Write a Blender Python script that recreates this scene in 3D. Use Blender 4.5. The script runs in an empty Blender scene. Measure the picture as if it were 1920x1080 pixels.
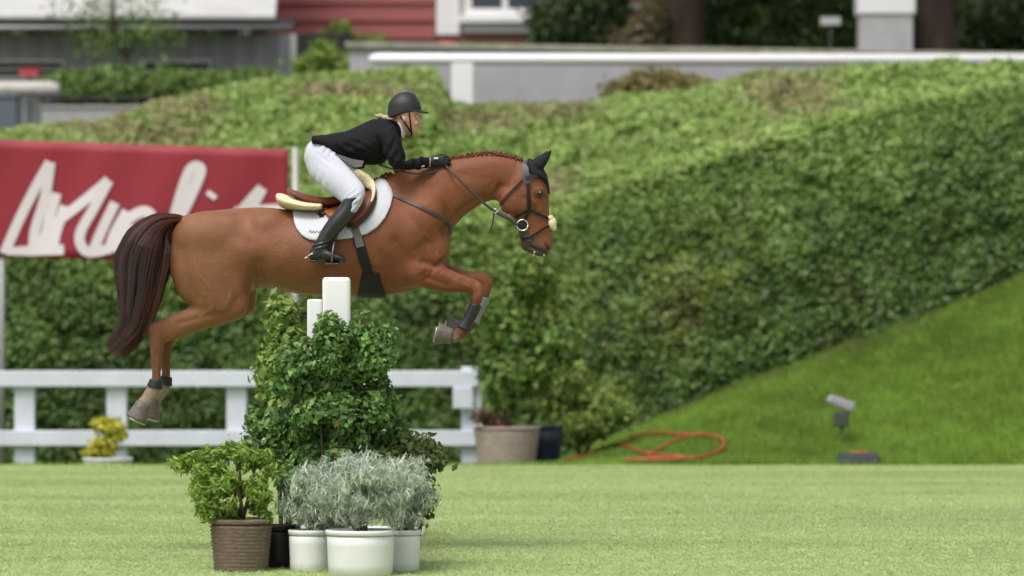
import bpy, bmesh, math, random
import numpy as np
from mathutils import Vector, Matrix
from mathutils.bvhtree import BVHTree

random.seed(7); rng = np.random.default_rng(11)
S = bpy.context.scene
COL = S.collection

# ------------------------------------------------------------------ camera
F = 9000.0            # focal length in pixels of the 1920 px wide photograph
HC = 1.65             # camera height above the lawn
cam_d = bpy.data.cameras.new('camera'); cam = bpy.data.objects.new('camera', cam_d); COL.objects.link(cam)
cam.location = (0, 0, HC); cam.rotation_euler = (math.radians(90), 0, 0)
cam_d.sensor_width = 36; cam_d.lens = 36 * F / 1920; cam_d.clip_start = .5; cam_d.clip_end = 600
cam_d.dof.use_dof = True; cam_d.dof.focus_distance = 29.8; cam_d.dof.aperture_fstop = 1.9
S.camera = cam
# ------------------------------------------------------------------ sky and sun (bright overcast day)
SUN_EL, SUN_AZ = math.radians(62), math.radians(212)      # azimuth measured clockwise from +Y
w = bpy.data.worlds.new('World'); S.world = w; w.use_nodes = True
nt = w.node_tree; nt.nodes.clear()
sky = nt.nodes.new('ShaderNodeTexSky'); sky.sky_type = 'NISHITA'; sky.sun_disc = False
sky.sun_elevation = SUN_EL; sky.sun_rotation = SUN_AZ; sky.dust_density = 6; sky.air_density = 1.0
hs = nt.nodes.new('ShaderNodeHueSaturation'); hs.inputs['Saturation'].default_value = .36
bg = nt.nodes.new('ShaderNodeBackground'); bg.inputs['Strength'].default_value = .145
wo = nt.nodes.new('ShaderNodeOutputWorld')
nt.links.new(sky.outputs[0], hs.inputs['Color']); nt.links.new(hs.outputs[0], bg.inputs[0]); nt.links.new(bg.outputs[0], wo.inputs[0])
sd = bpy.data.lights.new('sun', 'SUN'); sd.energy = 1.35; sd.angle = math.radians(22); sd.color = (1, .965, .91)
sun = bpy.data.objects.new('sun', sd); COL.objects.link(sun)
sdir = Vector((math.sin(SUN_AZ) * math.cos(SUN_EL), math.cos(SUN_AZ) * math.cos(SUN_EL), math.sin(SUN_EL)))
sun.rotation_euler = (-sdir).to_track_quat('-Z', 'Y').to_euler(); sun.location = (0, 0, 30)
S.view_settings.view_transform = 'Standard'; S.view_settings.look = 'None'
S.view_settings.exposure = 0.36; S.view_settings.gamma = 1
S.render.engine = 'CYCLES'

# ------------------------------------------------------------------ helpers
def P(px, py, Y):
    """photo pixel + distance in metres -> world point"""
    return Vector(((px - 960) * Y / F, Y, HC - (py - 540) * Y / F))
def lin(h):
    h = h.lstrip('#'); o = []
    for i in (0, 2, 4):
        c = int(h[i:i + 2], 16) / 255
        o.append(c / 12.92 if c <= .04045 else ((c + .055) / 1.055) ** 2.4)
    return tuple(o)
def vnoise(p, seed=0):
    p = np.asarray(p, float); i = np.floor(p).astype(np.int64); f = p - i; f = f * f * (3 - 2 * f)
    def h(a, b, c):
        n = (a * 374761393 + b * 668265263 + c * 2147483647 + seed * 974711) & 0xffffffff
        n = ((n ^ (n >> 13)) * 1274126177) & 0xffffffff; n = n ^ (n >> 16)
        return (n & 0xffff) / 65535.0
    r = 0
    for a in (0, 1):
        for b in (0, 1):
            for c in (0, 1):
                wgt = (f[:, 0] if a else 1 - f[:, 0]) * (f[:, 1] if b else 1 - f[:, 1]) * (f[:, 2] if c else 1 - f[:, 2])
                r = r + wgt * h(i[:, 0] + a, i[:, 1] + b, i[:, 2] + c)
    return r
def fbm(p, s, seed=0, oct=3):
    p = np.asarray(p, float) * s; r = 0; a = .5; t = 0
    for k in range(oct):
        r = r + a * vnoise(p, seed + k * 17); t += a; a *= .5; p = p * 2.03
    return r / t

MATS = {}
def mat(name, col, rough=.6, spec=.3, metal=0, nscale=0, namt=0, bump=0, bscale=None, attr=None, sheen=0, coords='Object', stretch=None, transl=0, coat=0):
    if name in MATS: return MATS[name]
    m = bpy.data.materials.new(name); MATS[name] = m; m.use_nodes = True
    n = m.node_tree; b = n.nodes['Principled BSDF']
    b.inputs['Roughness'].default_value = rough; b.inputs['Metallic'].default_value = metal
    b.inputs['Specular IOR Level'].default_value = spec
    if sheen: b.inputs['Sheen Weight'].default_value = sheen
    if coat: b.inputs['Coat Weight'].default_value = coat
    src = None
    if attr:
        a = n.nodes.new('ShaderNodeAttribute'); a.attribute_name = attr; src = a.outputs['Color']
    if nscale or bump:
        tc = n.nodes.new('ShaderNodeTexCoord'); vec = tc.outputs[coords]
        if stretch:
            mp = n.nodes.new('ShaderNodeMapping'); mp.inputs['Scale'].default_value = stretch
            n.links.new(vec, mp.inputs[0]); vec = mp.outputs[0]
    if nscale:
        nz = n.nodes.new('ShaderNodeTexNoise'); nz.inputs['Scale'].default_value = nscale; nz.inputs['Detail'].default_value = 6; nz.inputs['Roughness'].default_value = .6
        n.links.new(vec, nz.inputs['Vector'])
        mx = n.nodes.new('ShaderNodeMixRGB'); mx.blend_type = 'MULTIPLY'; mx.inputs[0].default_value = 1
        rp = n.nodes.new('ShaderNodeMapRange'); rp.inputs[1].default_value = .25; rp.inputs[2].default_value = .75
        rp.inputs[3].default_value = 1 - namt; rp.inputs[4].default_value = 1 + namt
        n.links.new(nz.outputs[0], rp.inputs[0]); n.links.new(rp.outputs[0], mx.inputs[2])
        if src: n.links.new(src, mx.inputs[1])
        else: mx.inputs[1].default_value = (*col, 1)
        src = mx.outputs[0]
    if src: n.links.new(src, b.inputs['Base Color'])
    else: b.inputs['Base Color'].default_value = (*col, 1)
    if bump:
        nb = n.nodes.new('ShaderNodeTexNoise'); nb.inputs['Scale'].default_value = bscale or 60; nb.inputs['Detail'].default_value = 4
        n.links.new(vec, nb.inputs['Vector'])
        bp = n.nodes.new('ShaderNodeBump'); bp.inputs['Strength'].default_value = bump; bp.inputs['Distance'].default_value = .01
        n.links.new(nb.outputs[0], bp.inputs['Height']); n.links.new(bp.outputs[0], b.inputs['Normal'])
    if transl:
        t = n.nodes.new('ShaderNodeBsdfTranslucent'); ms = n.nodes.new('ShaderNodeMixShader'); ms.inputs[0].default_value = transl
        if src: n.links.new(src, t.inputs[0])
        else: t.inputs[0].default_value = (*col, 1)
        out = n.nodes['Material Output']
        n.links.new(b.outputs[0], ms.inputs[1]); n.links.new(t.outputs[0], ms.inputs[2]); n.links.new(ms.outputs[0], out.inputs[0])
    return m

def origin_of(o):
    v = Vector((0, 0, 0))
    while o is not None: v = v + o.location; o = o.parent
    return v
def tag(o, label=None, cat=None, group=None, kind=None):
    if label: o['label'] = label
    if cat: o['category'] = cat
    if group: o['group'] = group
    if kind: o['kind'] = kind
    return o
def empty(name, loc, label, cat, group=None):
    o = bpy.data.objects.new(name, None); COL.objects.link(o); o.location = loc; o.empty_display_size = .2
    return tag(o, label, cat, group)
def link_mesh(name, me, m, parent=None, base=None):
    o = bpy.data.objects.new(name, me); COL.objects.link(o)
    if m: me.materials.clear(); me.materials.append(m)
    if parent is not None:
        o.parent = parent; org = origin_of(parent)
    else:
        org = Vector(base) if base is not None else Vector((0, 0, 0)); o.location = org
    if org.length > 0: me.transform(Matrix.Translation(-org))
    return o

class MB:
    def __init__(s): s.v = []; s.f = []
    def add(s, vs, fs):
        n = len(s.v); s.v += [tuple(v) for v in vs]; s.f += [tuple(i + n for i in f) for f in fs]; return s
    def box(s, a, b):
        x0, y0, z0 = a; x1, y1, z1 = b
        return s.add([(x0, y0, z0), (x1, y0, z0), (x1, y1, z0), (x0, y1, z0), (x0, y0, z1), (x1, y0, z1), (x1, y1, z1), (x0, y1, z1)],
                     [(3, 2, 1, 0), (4, 5, 6, 7), (0, 1, 5, 4), (1, 2, 6, 5), (2, 3, 7, 6), (3, 0, 4, 7)])
    def rings(s, R, closed=True):
        n = len(R[0]); vs = [p for r in R for p in r]; fs = []
        for i in range(len(R) - 1):
            for j in range(n):
                k = (j + 1) % n
                fs.append((i * n + j, i * n + k, (i + 1) * n + k, (i + 1) * n + j))
        if closed:
            for q, r in ((0, R[0]), (len(R) - 1, R[-1])):
                c = sum((Vector(p) for p in r), Vector()) / n; vs.append(tuple(c)); ci = len(vs) - 1
                for j in range(n):
                    k = (j + 1) % n
                    fs.append((ci, q * n + k, q * n + j) if q == 0 else (ci, q * n + j, q * n + k))
        return s.add(vs, fs)
    def tube(s, pts, rad, n=8, sub=0, flat=None):
        pts = [Vector(p) for p in pts]
        if not hasattr(rad, '__len__'): rad = [rad] * len(pts)
        if sub: pts, rad = crv(pts, rad, sub)
        R = []; up = None
        for i, p in enumerate(pts):
            t = (pts[min(i + 1, len(pts) - 1)] - pts[max(i - 1, 0)]).normalized()
            if up is None: up = t.orthogonal().normalized()
            up = (up - t * up.dot(t)).normalized(); sd_ = t.cross(up)
            R.append([p + up * math.cos(a) * rad[i] + sd_ * math.sin(a) * rad[i] for a in [2 * math.pi * k / n for k in range(n)]])
        return s.rings(R)
    def ell(s, c, r, n=16, m=10, rot=None):
        c = Vector(c); R = []
        for i in range(m + 1):
            th = math.pi * (i + .02) / (m + .04) if 0 < i < m else (.03 if i == 0 else math.pi - .03)
            ring = []
            for j in range(n):
                a = 2 * math.pi * j / n
                q = Vector((math.sin(th) * math.cos(a) * r[0], math.sin(th) * math.sin(a) * r[1], -math.cos(th) * r[2]))
                if rot: q = rot @ q
                ring.append(c + q)
            R.append(ring)
        return s.rings(R)
    def lathe(s, c, prof, n=24):
        c = Vector(c)
        R = [[c + Vector((math.cos(2 * math.pi * j / n) * r, math.sin(2 * math.pi * j / n) * r, z)) for j in range(n)] for r, z in prof]
        return s.rings(R)
    def mesh(s, name='m', smooth=False):
        me = bpy.data.meshes.new(name); me.from_pydata(s.v, [], s.f); me.validate(); me.update()
        bm = bmesh.new(); bm.from_mesh(me); bmesh.ops.recalc_face_normals(bm, faces=bm.faces); bm.to_mesh(me); bm.free()
        if smooth: me.shade_smooth()
        return me
    def build(s, name, m, parent=None, base=None, smooth=False, bevel=0, label=None):
        me = s.mesh(name, smooth)
        o = link_mesh(name, me, m, parent, base)
        if bevel:
            md = o.modifiers.new('bevel', 'BEVEL'); md.width = bevel; md.segments = 2; md.limit_method = 'ANGLE'
        if label: o['label'] = label
        return o
def crv(pts, rad, sub):
    pts = [Vector(p) for p in pts]; out = []; ro = []
    for i in range(len(pts) - 1):
        p0 = pts[max(i - 1, 0)]; p1 = pts[i]; p2 = pts[i + 1]; p3 = pts[min(i + 2, len(pts) - 1)]
        for k in range(sub):
            t = k / sub
            out.append(.5 * ((2 * p1) + (p2 - p0) * t + (2 * p0 - 5 * p1 + 4 * p2 - p3) * t * t + (3 * p1 - p0 - 3 * p2 + p3) * t ** 3))
            ro.append(rad[i] * (1 - t) + rad[i + 1] * t)
    out.append(pts[-1]); ro.append(rad[-1])
    return out, ro
YH = 30.0   # the horse's mid-plane
def H(px, py, dy=0): 
    p = P(px, py, YH); p.y += dy; return p
def loft(mb, secs, n=20, sub=4, infl=0.0, mir=False):
    """secs: (ax,ay,bx,by,halfwidth,dy[,power]) in photo pixels at the horse's plane"""
    a = np.array([(list(q) + [2.0])[:7] for q in secs], float)
    ks = []
    for i in range(len(a) - 1):
        p0 = a[max(i - 1, 0)]; p1 = a[i]; p2 = a[i + 1]; p3 = a[min(i + 2, len(a) - 1)]
        for k in range(sub):
            t = k / sub
            ks.append(.5 * ((2 * p1) + (p2 - p0) * t + (2 * p0 - 5 * p1 + 4 * p2 - p3) * t * t + (3 * p1 - p0 - 3 * p2 + p3) * t ** 3))
    ks.append(a[-1]); R = []
    for q in ks:
        A = H(q[0], q[1]); B = H(q[2], q[3]); c = (A + B) / 2; ax = (A - B) / 2
        L = max(ax.length, .002); ax = ax / L * (L + infl); hw = max(q[4], .004) + infl; dy = -q[5] if mir else q[5]; e = 2 / q[6]
        ring = []
        for j in range(n):
            t = 2 * math.pi * j / n; cs, sn = math.cos(t), math.sin(t)
            ring.append(c + ax * (math.copysign(abs(cs) ** e, cs)) + Vector((0, dy + math.copysign(abs(sn) ** e, sn) * hw, 0)))
        R.append(ring)
    return mb.rings(R)
def fuse(mb, voxel, smooth=6, fac=.5):
    me = mb.mesh('tmp'); o = bpy.data.objects.new('tmp', me); COL.objects.link(o)
    r = o.modifiers.new('r', 'REMESH'); r.mode = 'VOXEL'; r.voxel_size = voxel; r.use_smooth_shade = True
    if smooth:
        q = o.modifiers.new('s', 'SMOOTH'); q.factor = fac; q.iterations = smooth
    dg = bpy.context.evaluated_depsgraph_get(); out = bpy.data.meshes.new_from_object(o.evaluated_get(dg))
    bpy.data.objects.remove(o); out.shade_smooth(); return out
def mesh_np(me):
    n = len(me.vertices); co = np.empty(n * 3); me.vertices.foreach_get('co', co)
    no = np.empty(n * 3); me.vertices.foreach_get('normal', no)
    return co.reshape(-1, 3), no.reshape(-1, 3)
def set_np(me, co): me.vertices.foreach_set('co', co.ravel()); me.update()
def set_col(me, rgb, name='col'):
    a = me.attributes.new(name, 'FLOAT_COLOR', 'POINT'); c = np.ones((len(me.vertices), 4), np.float32); c[:, :3] = rgb; a.data.foreach_set('color', c.ravel())
def px_of(co, dy0=0):
    """world -> photo px measured in the horse's own plane"""
    return 960 + co[:, 0] * F / YH, 540 - (co[:, 2] - HC) * F / YH
def seg_dist(x, y, pl):
    d = np.full(len(x), 1e9)
    for (ax, ay), (bx, by) in zip(pl[:-1], pl[1:]):
        vx, vy = bx - ax, by - ay; t = np.clip(((x - ax) * vx + (y - ay) * vy) / (vx * vx + vy * vy + 1e-9), 0, 1)
        d = np.minimum(d, np.hypot(x - ax - t * vx, y - ay - t * vy))
    return d
def sstep(a, b, x):
    t = np.clip((x - a) / (b - a), 0, 1); return t * t * (3 - 2 * t)

# leaves: one mesh of small folded blades -------------------------------------------------
def norm(a): return a / np.maximum(np.linalg.norm(a, axis=1, keepdims=True), 1e-9)
def leaf_mesh(name, pts, nrm, size, cols, aspect=.55, jit=.7, droop=0., upright=None, fold=.25):
    n = len(pts); pts = np.asarray(pts, float)
    nn = norm(np.asarray(nrm, float) + rng.normal(0, jit, (n, 3)))
    d = rng.normal(0, 1, (n, 3)); d[:, 2] -= droop
    if upright is not None: d = d * .45 + np.asarray(upright)
    d = norm(d - nn * np.sum(d * nn, 1, keepdims=True)); s_ = np.cross(nn, d)
    L = (size * rng.uniform(.65, 1.35, n))[:, None]; W = L * aspect * .5
    v = np.empty((n, 4, 3))
    v[:, 0] = pts - d * L * .5; v[:, 1] = pts + s_ * W + nn * W * fold; v[:, 2] = pts + d * L * .5; v[:, 3] = pts - s_ * W + nn * W * fold
    idx = np.arange(n)[:, None] * 4
    f = np.concatenate([idx + [0, 1, 2], idx + [0, 2, 3]], 1).reshape(-1, 3)
    me = bpy.data.meshes.new(name); me.vertices.add(n * 4); me.vertices.foreach_set('co', v.ravel())
    me.loops.add(len(f) * 3); me.loops.foreach_set('vertex_index', f.ravel().astype(np.int32))
    me.polygons.add(len(f)); me.polygons.foreach_set('loop_start', np.arange(0, len(f) * 3, 3, dtype=np.int32)); me.polygons.foreach_set('loop_total', np.full(len(f), 3, np.int32))
    me.update(calc_edges=True)
    set_col(me, np.repeat(cols, 4, 0)); return me
def blade_mesh(name, pts, h, wd, cols, lean=.45):
    n = len(pts); a = rng.uniform(0, 2 * np.pi, n); s_ = np.stack([np.cos(a), np.sin(a), np.zeros(n)], 1)
    hh = (h * rng.uniform(.5, 1.4, n))[:, None]; tip = np.concatenate([rng.normal(0, lean, (n, 2)), np.ones((n, 1))], 1) * hh
    v = np.empty((n, 3, 3)); v[:, 0] = pts - s_ * wd * .5; v[:, 1] = pts + s_ * wd * .5; v[:, 2] = pts + tip
    me = bpy.data.meshes.new(name); me.vertices.add(n * 3); me.vertices.foreach_set('co', v.ravel())
    f = np.arange(n * 3, dtype=np.int32); me.loops.add(n * 3); me.loops.foreach_set('vertex_index', f)
    me.polygons.add(n); me.polygons.foreach_set('loop_start', np.arange(0, n * 3, 3, dtype=np.int32)); me.polygons.foreach_set('loop_total', np.full(n, 3, np.int32))
    me.update(calc_edges=True); set_col(me, np.repeat(cols, 3, 0)); return me
def palette(n, cols, weights=None, var=.18):
    c = np.array(cols); i = rng.choice(len(c), n, p=weights); return c[i] * rng.uniform(1 - var, 1 + var, (n, 1))
def clumps(blobs, k, r0, r1, spread=1.0):
    out = []
    vol = np.array([q[1][0] * q[1][1] * q[1][2] for q in blobs]) ** (2 / 3); vol /= vol.sum()
    for i in range(k):
        c, rr = blobs[rng.choice(len(blobs), p=vol)]; d = norm(rng.normal(0, 1, (1, 3)))[0]; f = rng.uniform(.45, 1.0) ** .5 * spread
        s_ = rng.uniform(r0, r1); a = rng.uniform(.7, 1.4, 3) * s_
        out.append((Vector((c[0] + d[0] * rr[0] * f, c[1] + d[1] * rr[1] * f, c[2] + d[2] * rr[2] * f)), tuple(a)))
    return out
LEAF = mat('leaf', (.1, .2, .05), .5, .35, attr='col', transl=.32)
GRASS = mat('grass', (.1, .2, .05), .7, .12, attr='col', transl=.45)
def blob_pts(blobs, n, inner=.35):
    vol = np.array([b[1][0] * b[1][1] * b[1][2] for b in blobs]) ** (2 / 3); k = rng.choice(len(blobs), n, p=vol / vol.sum())
    c = np.array([list(b[0]) for b in blobs])[k]; r = np.array([b[1] for b in blobs])[k]
    d = norm(rng.normal(0, 1, (n, 3))); rr = (inner + (1 - inner) * rng.uniform(0, 1, (n, 1)) ** .6)
    lump = 1 + .3 * (fbm(d * 1.0 + c * 3.1, 2.3, 5)[:, None] - .5) * 2
    tailp = 1 + np.where(rng.uniform(0, 1, (n, 1)) < .16, rng.exponential(.14, (n, 1)), 0)
    lump2 = 1 + .5 * (fbm(d + c * 5.7, 5.0, 6)[:, None] - .5)
    return c + d * r * rr * lump * lump2 * tailp, norm(d / r), k

# ================================================================== SETTING
def zfoot(x):
    px = np.array([-9000, 600, 1000, 1060, 1200, 1350, 1500, 1700, 1920, 2200, 9000]); py = np.array([985, 985, 960, 868, 800, 735, 680, 598, 505, 430, 300])
    return HC - (np.interp(np.asarray(x) * F / 50 + 960, px, py) - 540) * 50 / F
def bank_z(x, y):
    t = sstep(44.9, 50.0, y) * .35 + np.clip((y - 44.9) / 5.1, 0, 1) * .65
    return -.03 + t * (zfoot(x) + .03) + .05 * (fbm(np.stack([x, y, 0 * x], 1), .9, 3) - .5) * sstep(44.9, 46, y)
def grid_mesh(name, xs, ys, zf):
    X, Y = np.meshgrid(xs, ys); x = X.ravel(); y = Y.ravel(); z = zf(x, y); nx = len(xs)
    v = np.stack([x, y, z], 1); fs = []
    for j in range(len(ys) - 1):
        for i in range(nx - 1): fs.append((j * nx + i, j * nx + i + 1, (j + 1) * nx + i + 1, (j + 1) * nx + i))
    me = bpy.data.meshes.new(name); me.from_pydata(v.tolist(), [], fs); me.shade_smooth(); me.update(); return me
def xs_dense(lo=-60, hi=60): return np.unique(np.concatenate([np.linspace(lo, -9, 12), np.linspace(-9, 9, 61), np.linspace(9, hi, 12)]))
def lawn_z(x, y): return -.02 * sstep(44.4, 44.95, y) + .012 * (fbm(np.stack([x, y, 0 * x], 1), .5, 9) - .5)
soil = mat('lawn_soil', (.36, .44, .20), .9, .1, nscale=3, namt=.3, bump=.5, bscale=40)
lawn = link_mesh('lawn', grid_mesh('lawn', xs_dense(), np.unique(np.concatenate([np.linspace(-20, 24, 10), np.linspace(24, 45, 43)])), lawn_z), soil); tag(lawn, kind='structure', label='light green mown lawn of the jumping arena')
bsoil = mat('bank_soil', (.14, .2, .045), .9, .1, nscale=3, namt=.3, bump=.5, bscale=40)
bank = link_mesh('grass_bank', grid_mesh('grass_bank', xs_dense(), np.linspace(45.0, 50.6, 29), lambda x, y: bank_z(x, y)), bsoil); tag(bank, kind='structure', label='darker green grass bank rising beyond the lawn')
# mown grass blades
n = 640000
x = rng.uniform(-7.6, 7.6, n); y = 24.5 + 20.4 * rng.uniform(0, 1, n); pts = np.stack([x, y, lawn_z(x, y)], 1)
big = fbm(np.stack([x * .3, y * 1.3, 0 * x], 1), .9, 21)[:, None]; med = fbm(np.stack([x, y * 2.2, 0 * x], 1), 2.2, 22)[:, None]
c = palette(n, [(.40, .49, .225), (.42, .505, .235), (.375, .47, .205), (.44, .505, .25)], [.45, .3, .17, .08], .05) * (.72 + .36 * big + .16 * med)
tag(link_mesh('lawn_grass', blade_mesh('lawn_grass', pts, .016, .010, c, 1.8), GRASS), 'short light green mown grass of the arena lawn', 'grass', kind='stuff')
n = 260000
x = np.where(rng.uniform(0, 1, n) < .75, rng.uniform(.0, 8.2, n), rng.uniform(-8, 0, n)); y = rng.uniform(44.95, 50.4, n); pts = np.stack([x, y, bank_z(x, y)], 1)
big = fbm(pts, 1.1, 31)[:, None]; med = fbm(pts, 4, 33)[:, None]
c = palette(n, [(0.173, 0.326, 0.044), (0.211, 0.362, 0.055), (0.134, 0.275, 0.035), (0.256, 0.362, 0.077)], [.45, .3, .17, .08]) * (.36 + .68 * big + .6 * med) * np.array([1.18, 1.03, 1.25])
nearsoil = sstep(1.3, .0, 50.2 - y)[:, None] * np.clip(fbm(pts, 1.6, 35)[:, None] * 2 - .5, 0, 1)
c = c * (1 - .75 * nearsoil) + np.array([.17, .13, .07]) * .75 * nearsoil
tag(link_mesh('bank_grass', blade_mesh('bank_grass', pts, .06, .018, c, .7), GRASS), 'longer deep green grass covering the bank below the hedge', 'grass', kind='stuff')

# upper terrace
def lipz(x):
    px = np.array([-9000, 0, 850, 1000, 1100, 1300, 1500, 1700, 1920, 2200, 9000]); py = np.array([415, 415, 415, 420, 385, 312, 255, 200, 160, 140, 130])
    return HC - (np.interp(np.asarray(x) * F / 50 + 960, px, py) - 540) * 50 / F
def topz(x):
    px = np.array([-9000, 0, 120, 200, 300, 430, 560, 650, 815, 850, 1000, 1130, 1350, 1420, 1600, 1700, 1920, 2300, 9000]); py = np.array([243, 243, 230, 222, 196, 160, 140, 135, 138, 200, 196, 188, 168, 146, 132, 132, 148, 150, 150])
    return HC - (np.interp(np.asarray(x) * F / 56 + 960, px, py) - 540) * 56 / F
def slope_z(x, y):
    t = np.clip((y - 51.0) / 5.0, 0, 1); a, b = lipz(x), topz(x)
    base = a + (b - a) * (t * .75 + .25 * np.sin(t * math.pi / 2))
    return np.where(y > 56, topz(x) - (y - 56) * .25, base)
soil2 = mat('slope_soil', (.07, .075, .03), .9, .1, nscale=2, namt=.4)
tag(link_mesh('slope', grid_mesh('slope', xs_dense(), np.linspace(51.15, 57.6, 25), lambda x, y: slope_z(x, y) - .12), soil2), 'planted earth slope behind the hedge', kind='structure')
terr = mat('terrace_ground', (.16, .16, .12), .9, .1, nscale=1.2, namt=.3)
def terrace_z(x, y): return 3.35 + (y - 57) * .085
tag(link_mesh('terrace', grid_mesh('terrace', np.linspace(-80, 80, 9), np.linspace(56.8, 260, 12), terrace_z), terr), 'raised ground on which the buildings stand', kind='structure')

# ------------------------------------------------------------------ hedge
def hedge_surf(u, v):
    """u: world x, v: 0 foot .. 1 rounded lip"""
    zf = zfoot(u) - .15; zl = lipz(u) + .05; z = zf + (zl - zf) * v
    y = 49.95 - .06 * np.sin(v * math.pi) + 1.15 * v ** 2.3 - .2 * sstep(.35, 0, v)
    return np.stack([u, y, z], 1)
def hedge_disp(p): return .42 * (fbm(p, 1.0, 41) - .5) + .30 * (fbm(p, 2.6, 42) - .5) + .14 * (fbm(p, 7, 44) - .5)
hedge = empty('hedge', (0, 50.2, -.4), 'tall dense dark green clipped hedge behind the white fence and banner', 'hedge')
us = np.linspace(-9, 9.5, 150); vs = np.linspace(0, 1, 30); U, V = np.meshgrid(us, vs)
p = hedge_surf(U.ravel(), V.ravel()); d = hedge_disp(p) * (1 - .75 * sstep(.6, 1, V.ravel())); p[:, 1] -= d - .16
fs = [(j * 150 + i, j * 150 + i + 1, (j + 1) * 150 + i + 1, (j + 1) * 150 + i) for j in range(29) for i in range(149)]
me = bpy.data.meshes.new('inner'); me.from_pydata(p.tolist(), [], fs); me.shade_smooth()
tag(link_mesh('dark_backing', me, mat('hedge_inner', (.04, .055, .02), .9, .1, nscale=5, namt=.4), hedge), kind='stuff')  # solid dark sheet added behind the leaves, standing in for the hedge's shaded depth
n = 245000
u = rng.uniform(-8.3, 8.6, n); v = rng.uniform(0, 1, n); p = hedge_surf(u, v); q = hedge_disp(p) * (1 - .75 * sstep(.6, 1, v))
dep = rng.uniform(-.02, .16, n); p[:, 1] -= q - dep + .0
nr = np.stack([0 * v, -1 + .55 * v ** 2, .45 + .5 * v ** 2], 1)
clump = fbm(p, 1.3, 51); fine = fbm(p, 5, 52)
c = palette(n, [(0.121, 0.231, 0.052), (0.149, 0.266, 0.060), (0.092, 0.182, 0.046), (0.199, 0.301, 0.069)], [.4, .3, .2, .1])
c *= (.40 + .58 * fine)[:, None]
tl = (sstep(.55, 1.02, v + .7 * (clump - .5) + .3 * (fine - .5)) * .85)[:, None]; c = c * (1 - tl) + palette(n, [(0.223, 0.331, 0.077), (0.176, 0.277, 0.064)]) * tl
pxx = p[:, 0] * F / 50 + 960; pyy = 540 - (p[:, 2] - HC) * F / 50
def patch(cx, cy, rx, ry): return np.exp(-((pxx - cx) / rx) ** 2 - ((pyy - cy) / ry) ** 2)
yel = np.clip(np.maximum.reduce([patch(1330, 520, 110, 100), patch(1020, 590, 110, 120), patch(1120, 760, 90, 60), patch(1250, 620, 60, 60)]) * (fine * 2.4 - .5), 0, 1)[:, None]
c = c * (1 - .8 * yel) + np.array([.22, .28, .05]) * rng.uniform(.7, 1.2, (n, 1)) * .8 * yel
brn = np.clip((fbm(p, 1.8, 55) - .6) * 5, 0, 1)[:, None] * (rng.uniform(0, 1, (n, 1)) < .35)
c = c * (1 - brn) + np.array([.10, .065, .035]) * brn
tag(link_mesh('foliage', leaf_mesh('hedge_leaves', p, nr, .045 + .075 * fbm(p, 1.9, 57), c, .62, .75, .5), LEAF, hedge), kind='stuff')

# ------------------------------------------------------------------ ground-cover shrubs on the slope
cover = empty('shrub_cover', (0, 53, 2.2), 'light green low shrubs spreading over the slope above the hedge', 'shrub')
n = 265000
u = rng.uniform(-8.6, 9.0, n); y = 51.02 + 5.73 * rng.uniform(0, 1, n); b = np.stack([u, y, slope_z(u, y)], 1)
q = (.5 * (fbm(b * [1, .8, 0], 1.0, 61) - .45) + .28 * (fbm(b, 2.6, 62) - .5)) * (1 - .65 * sstep(53.5, 56, y)) * (.15 + .85 * sstep(50.9, 53.0, y)) - .06 * sstep(51.3, 50.8, y)
b[:, 2] += q + rng.uniform(-.12, .04, n)
fine = fbm(b, 4, 63); bigc = fbm(b, .8, 64)
c = palette(n, [(0.233, 0.344, 0.083), (0.273, 0.385, 0.099), (0.180, 0.290, 0.066), (0.319, 0.378, 0.121)], [.4, .3, .2, .1]) * (.62 + .75 * fine)[:, None]
pxx = b[:, 0] * F / b[:, 1] + 960; pyy = 540 - (b[:, 2] - HC) * F / b[:, 1]
bare = np.maximum.reduce([patch(190, 235, 110, 40), patch(300, 250, 130, 30), patch(330, 200, 90, 22), patch(1010, 200, 120, 18), patch(640, 170, 120, 20), patch(1010, 350, 110, 40), patch(900, 225, 80, 18), patch(1500, 180, 110, 40)])
brn = np.clip(bare * 1.1 + (bigc - .60) * 1.6, 0, .75)[:, None] * (rng.uniform(0, 1, (n, 1)) < .75)
c = c * (1 - brn) + np.array([.31, .215, .135]) * rng.uniform(.6, 1.2, (n, 1)) * brn
nr = np.tile([0, -.45, 1], (n, 1))
tag(link_mesh('foliage', leaf_mesh('cover_leaves', b, nr, .055 + .085 * fbm(b, 1.7, 66), c, .55, .6, .1), LEAF, cover), kind='stuff')
# ochre shrub standing before the grey wall
def shrub(name, label, blobs, n, size, cols, wts=None, base=None, group=None, aspect=.55, jit=.8, droop=.3, stems=3, upright=None, cat='shrub', inner=.35, parts='foliage', stemcol=None):
    base = Vector(base); o = empty(name, base, label, cat, group)
    p, nr, k = blob_pts(blobs, n, inner)
    fine = fbm(p, 9 / max(.6, blobs[0][1][0] * 2), 71); c = palette(n, cols, wts) * (.6 + .8 * fine)[:, None]
    me = leaf_mesh('leaves', p, nr + [0, 0, .3], size, c, aspect, jit, droop, upright)
    tag(link_mesh(parts, me, LEAF, o), kind='stuff')
    for i in range(stems):
        b = blobs[(i * 3) % len(blobs)]; m = MB(); e = Vector(b[0]); off = Vector((random.uniform(-.03, .03), random.uniform(-.03, .03), 0))
        s0 = base + off; m.tube([s0, s0.lerp(e, .5) + off, e + Vector((0, 0, b[1][2] * .3))], [.014, .011, .004], 6, 3)
        m.build('stem', mat('twig', (.09, .06, .035), .8, .2, nscale=20, namt=.3), o, smooth=True)
    return o
Y = 56.7
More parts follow.
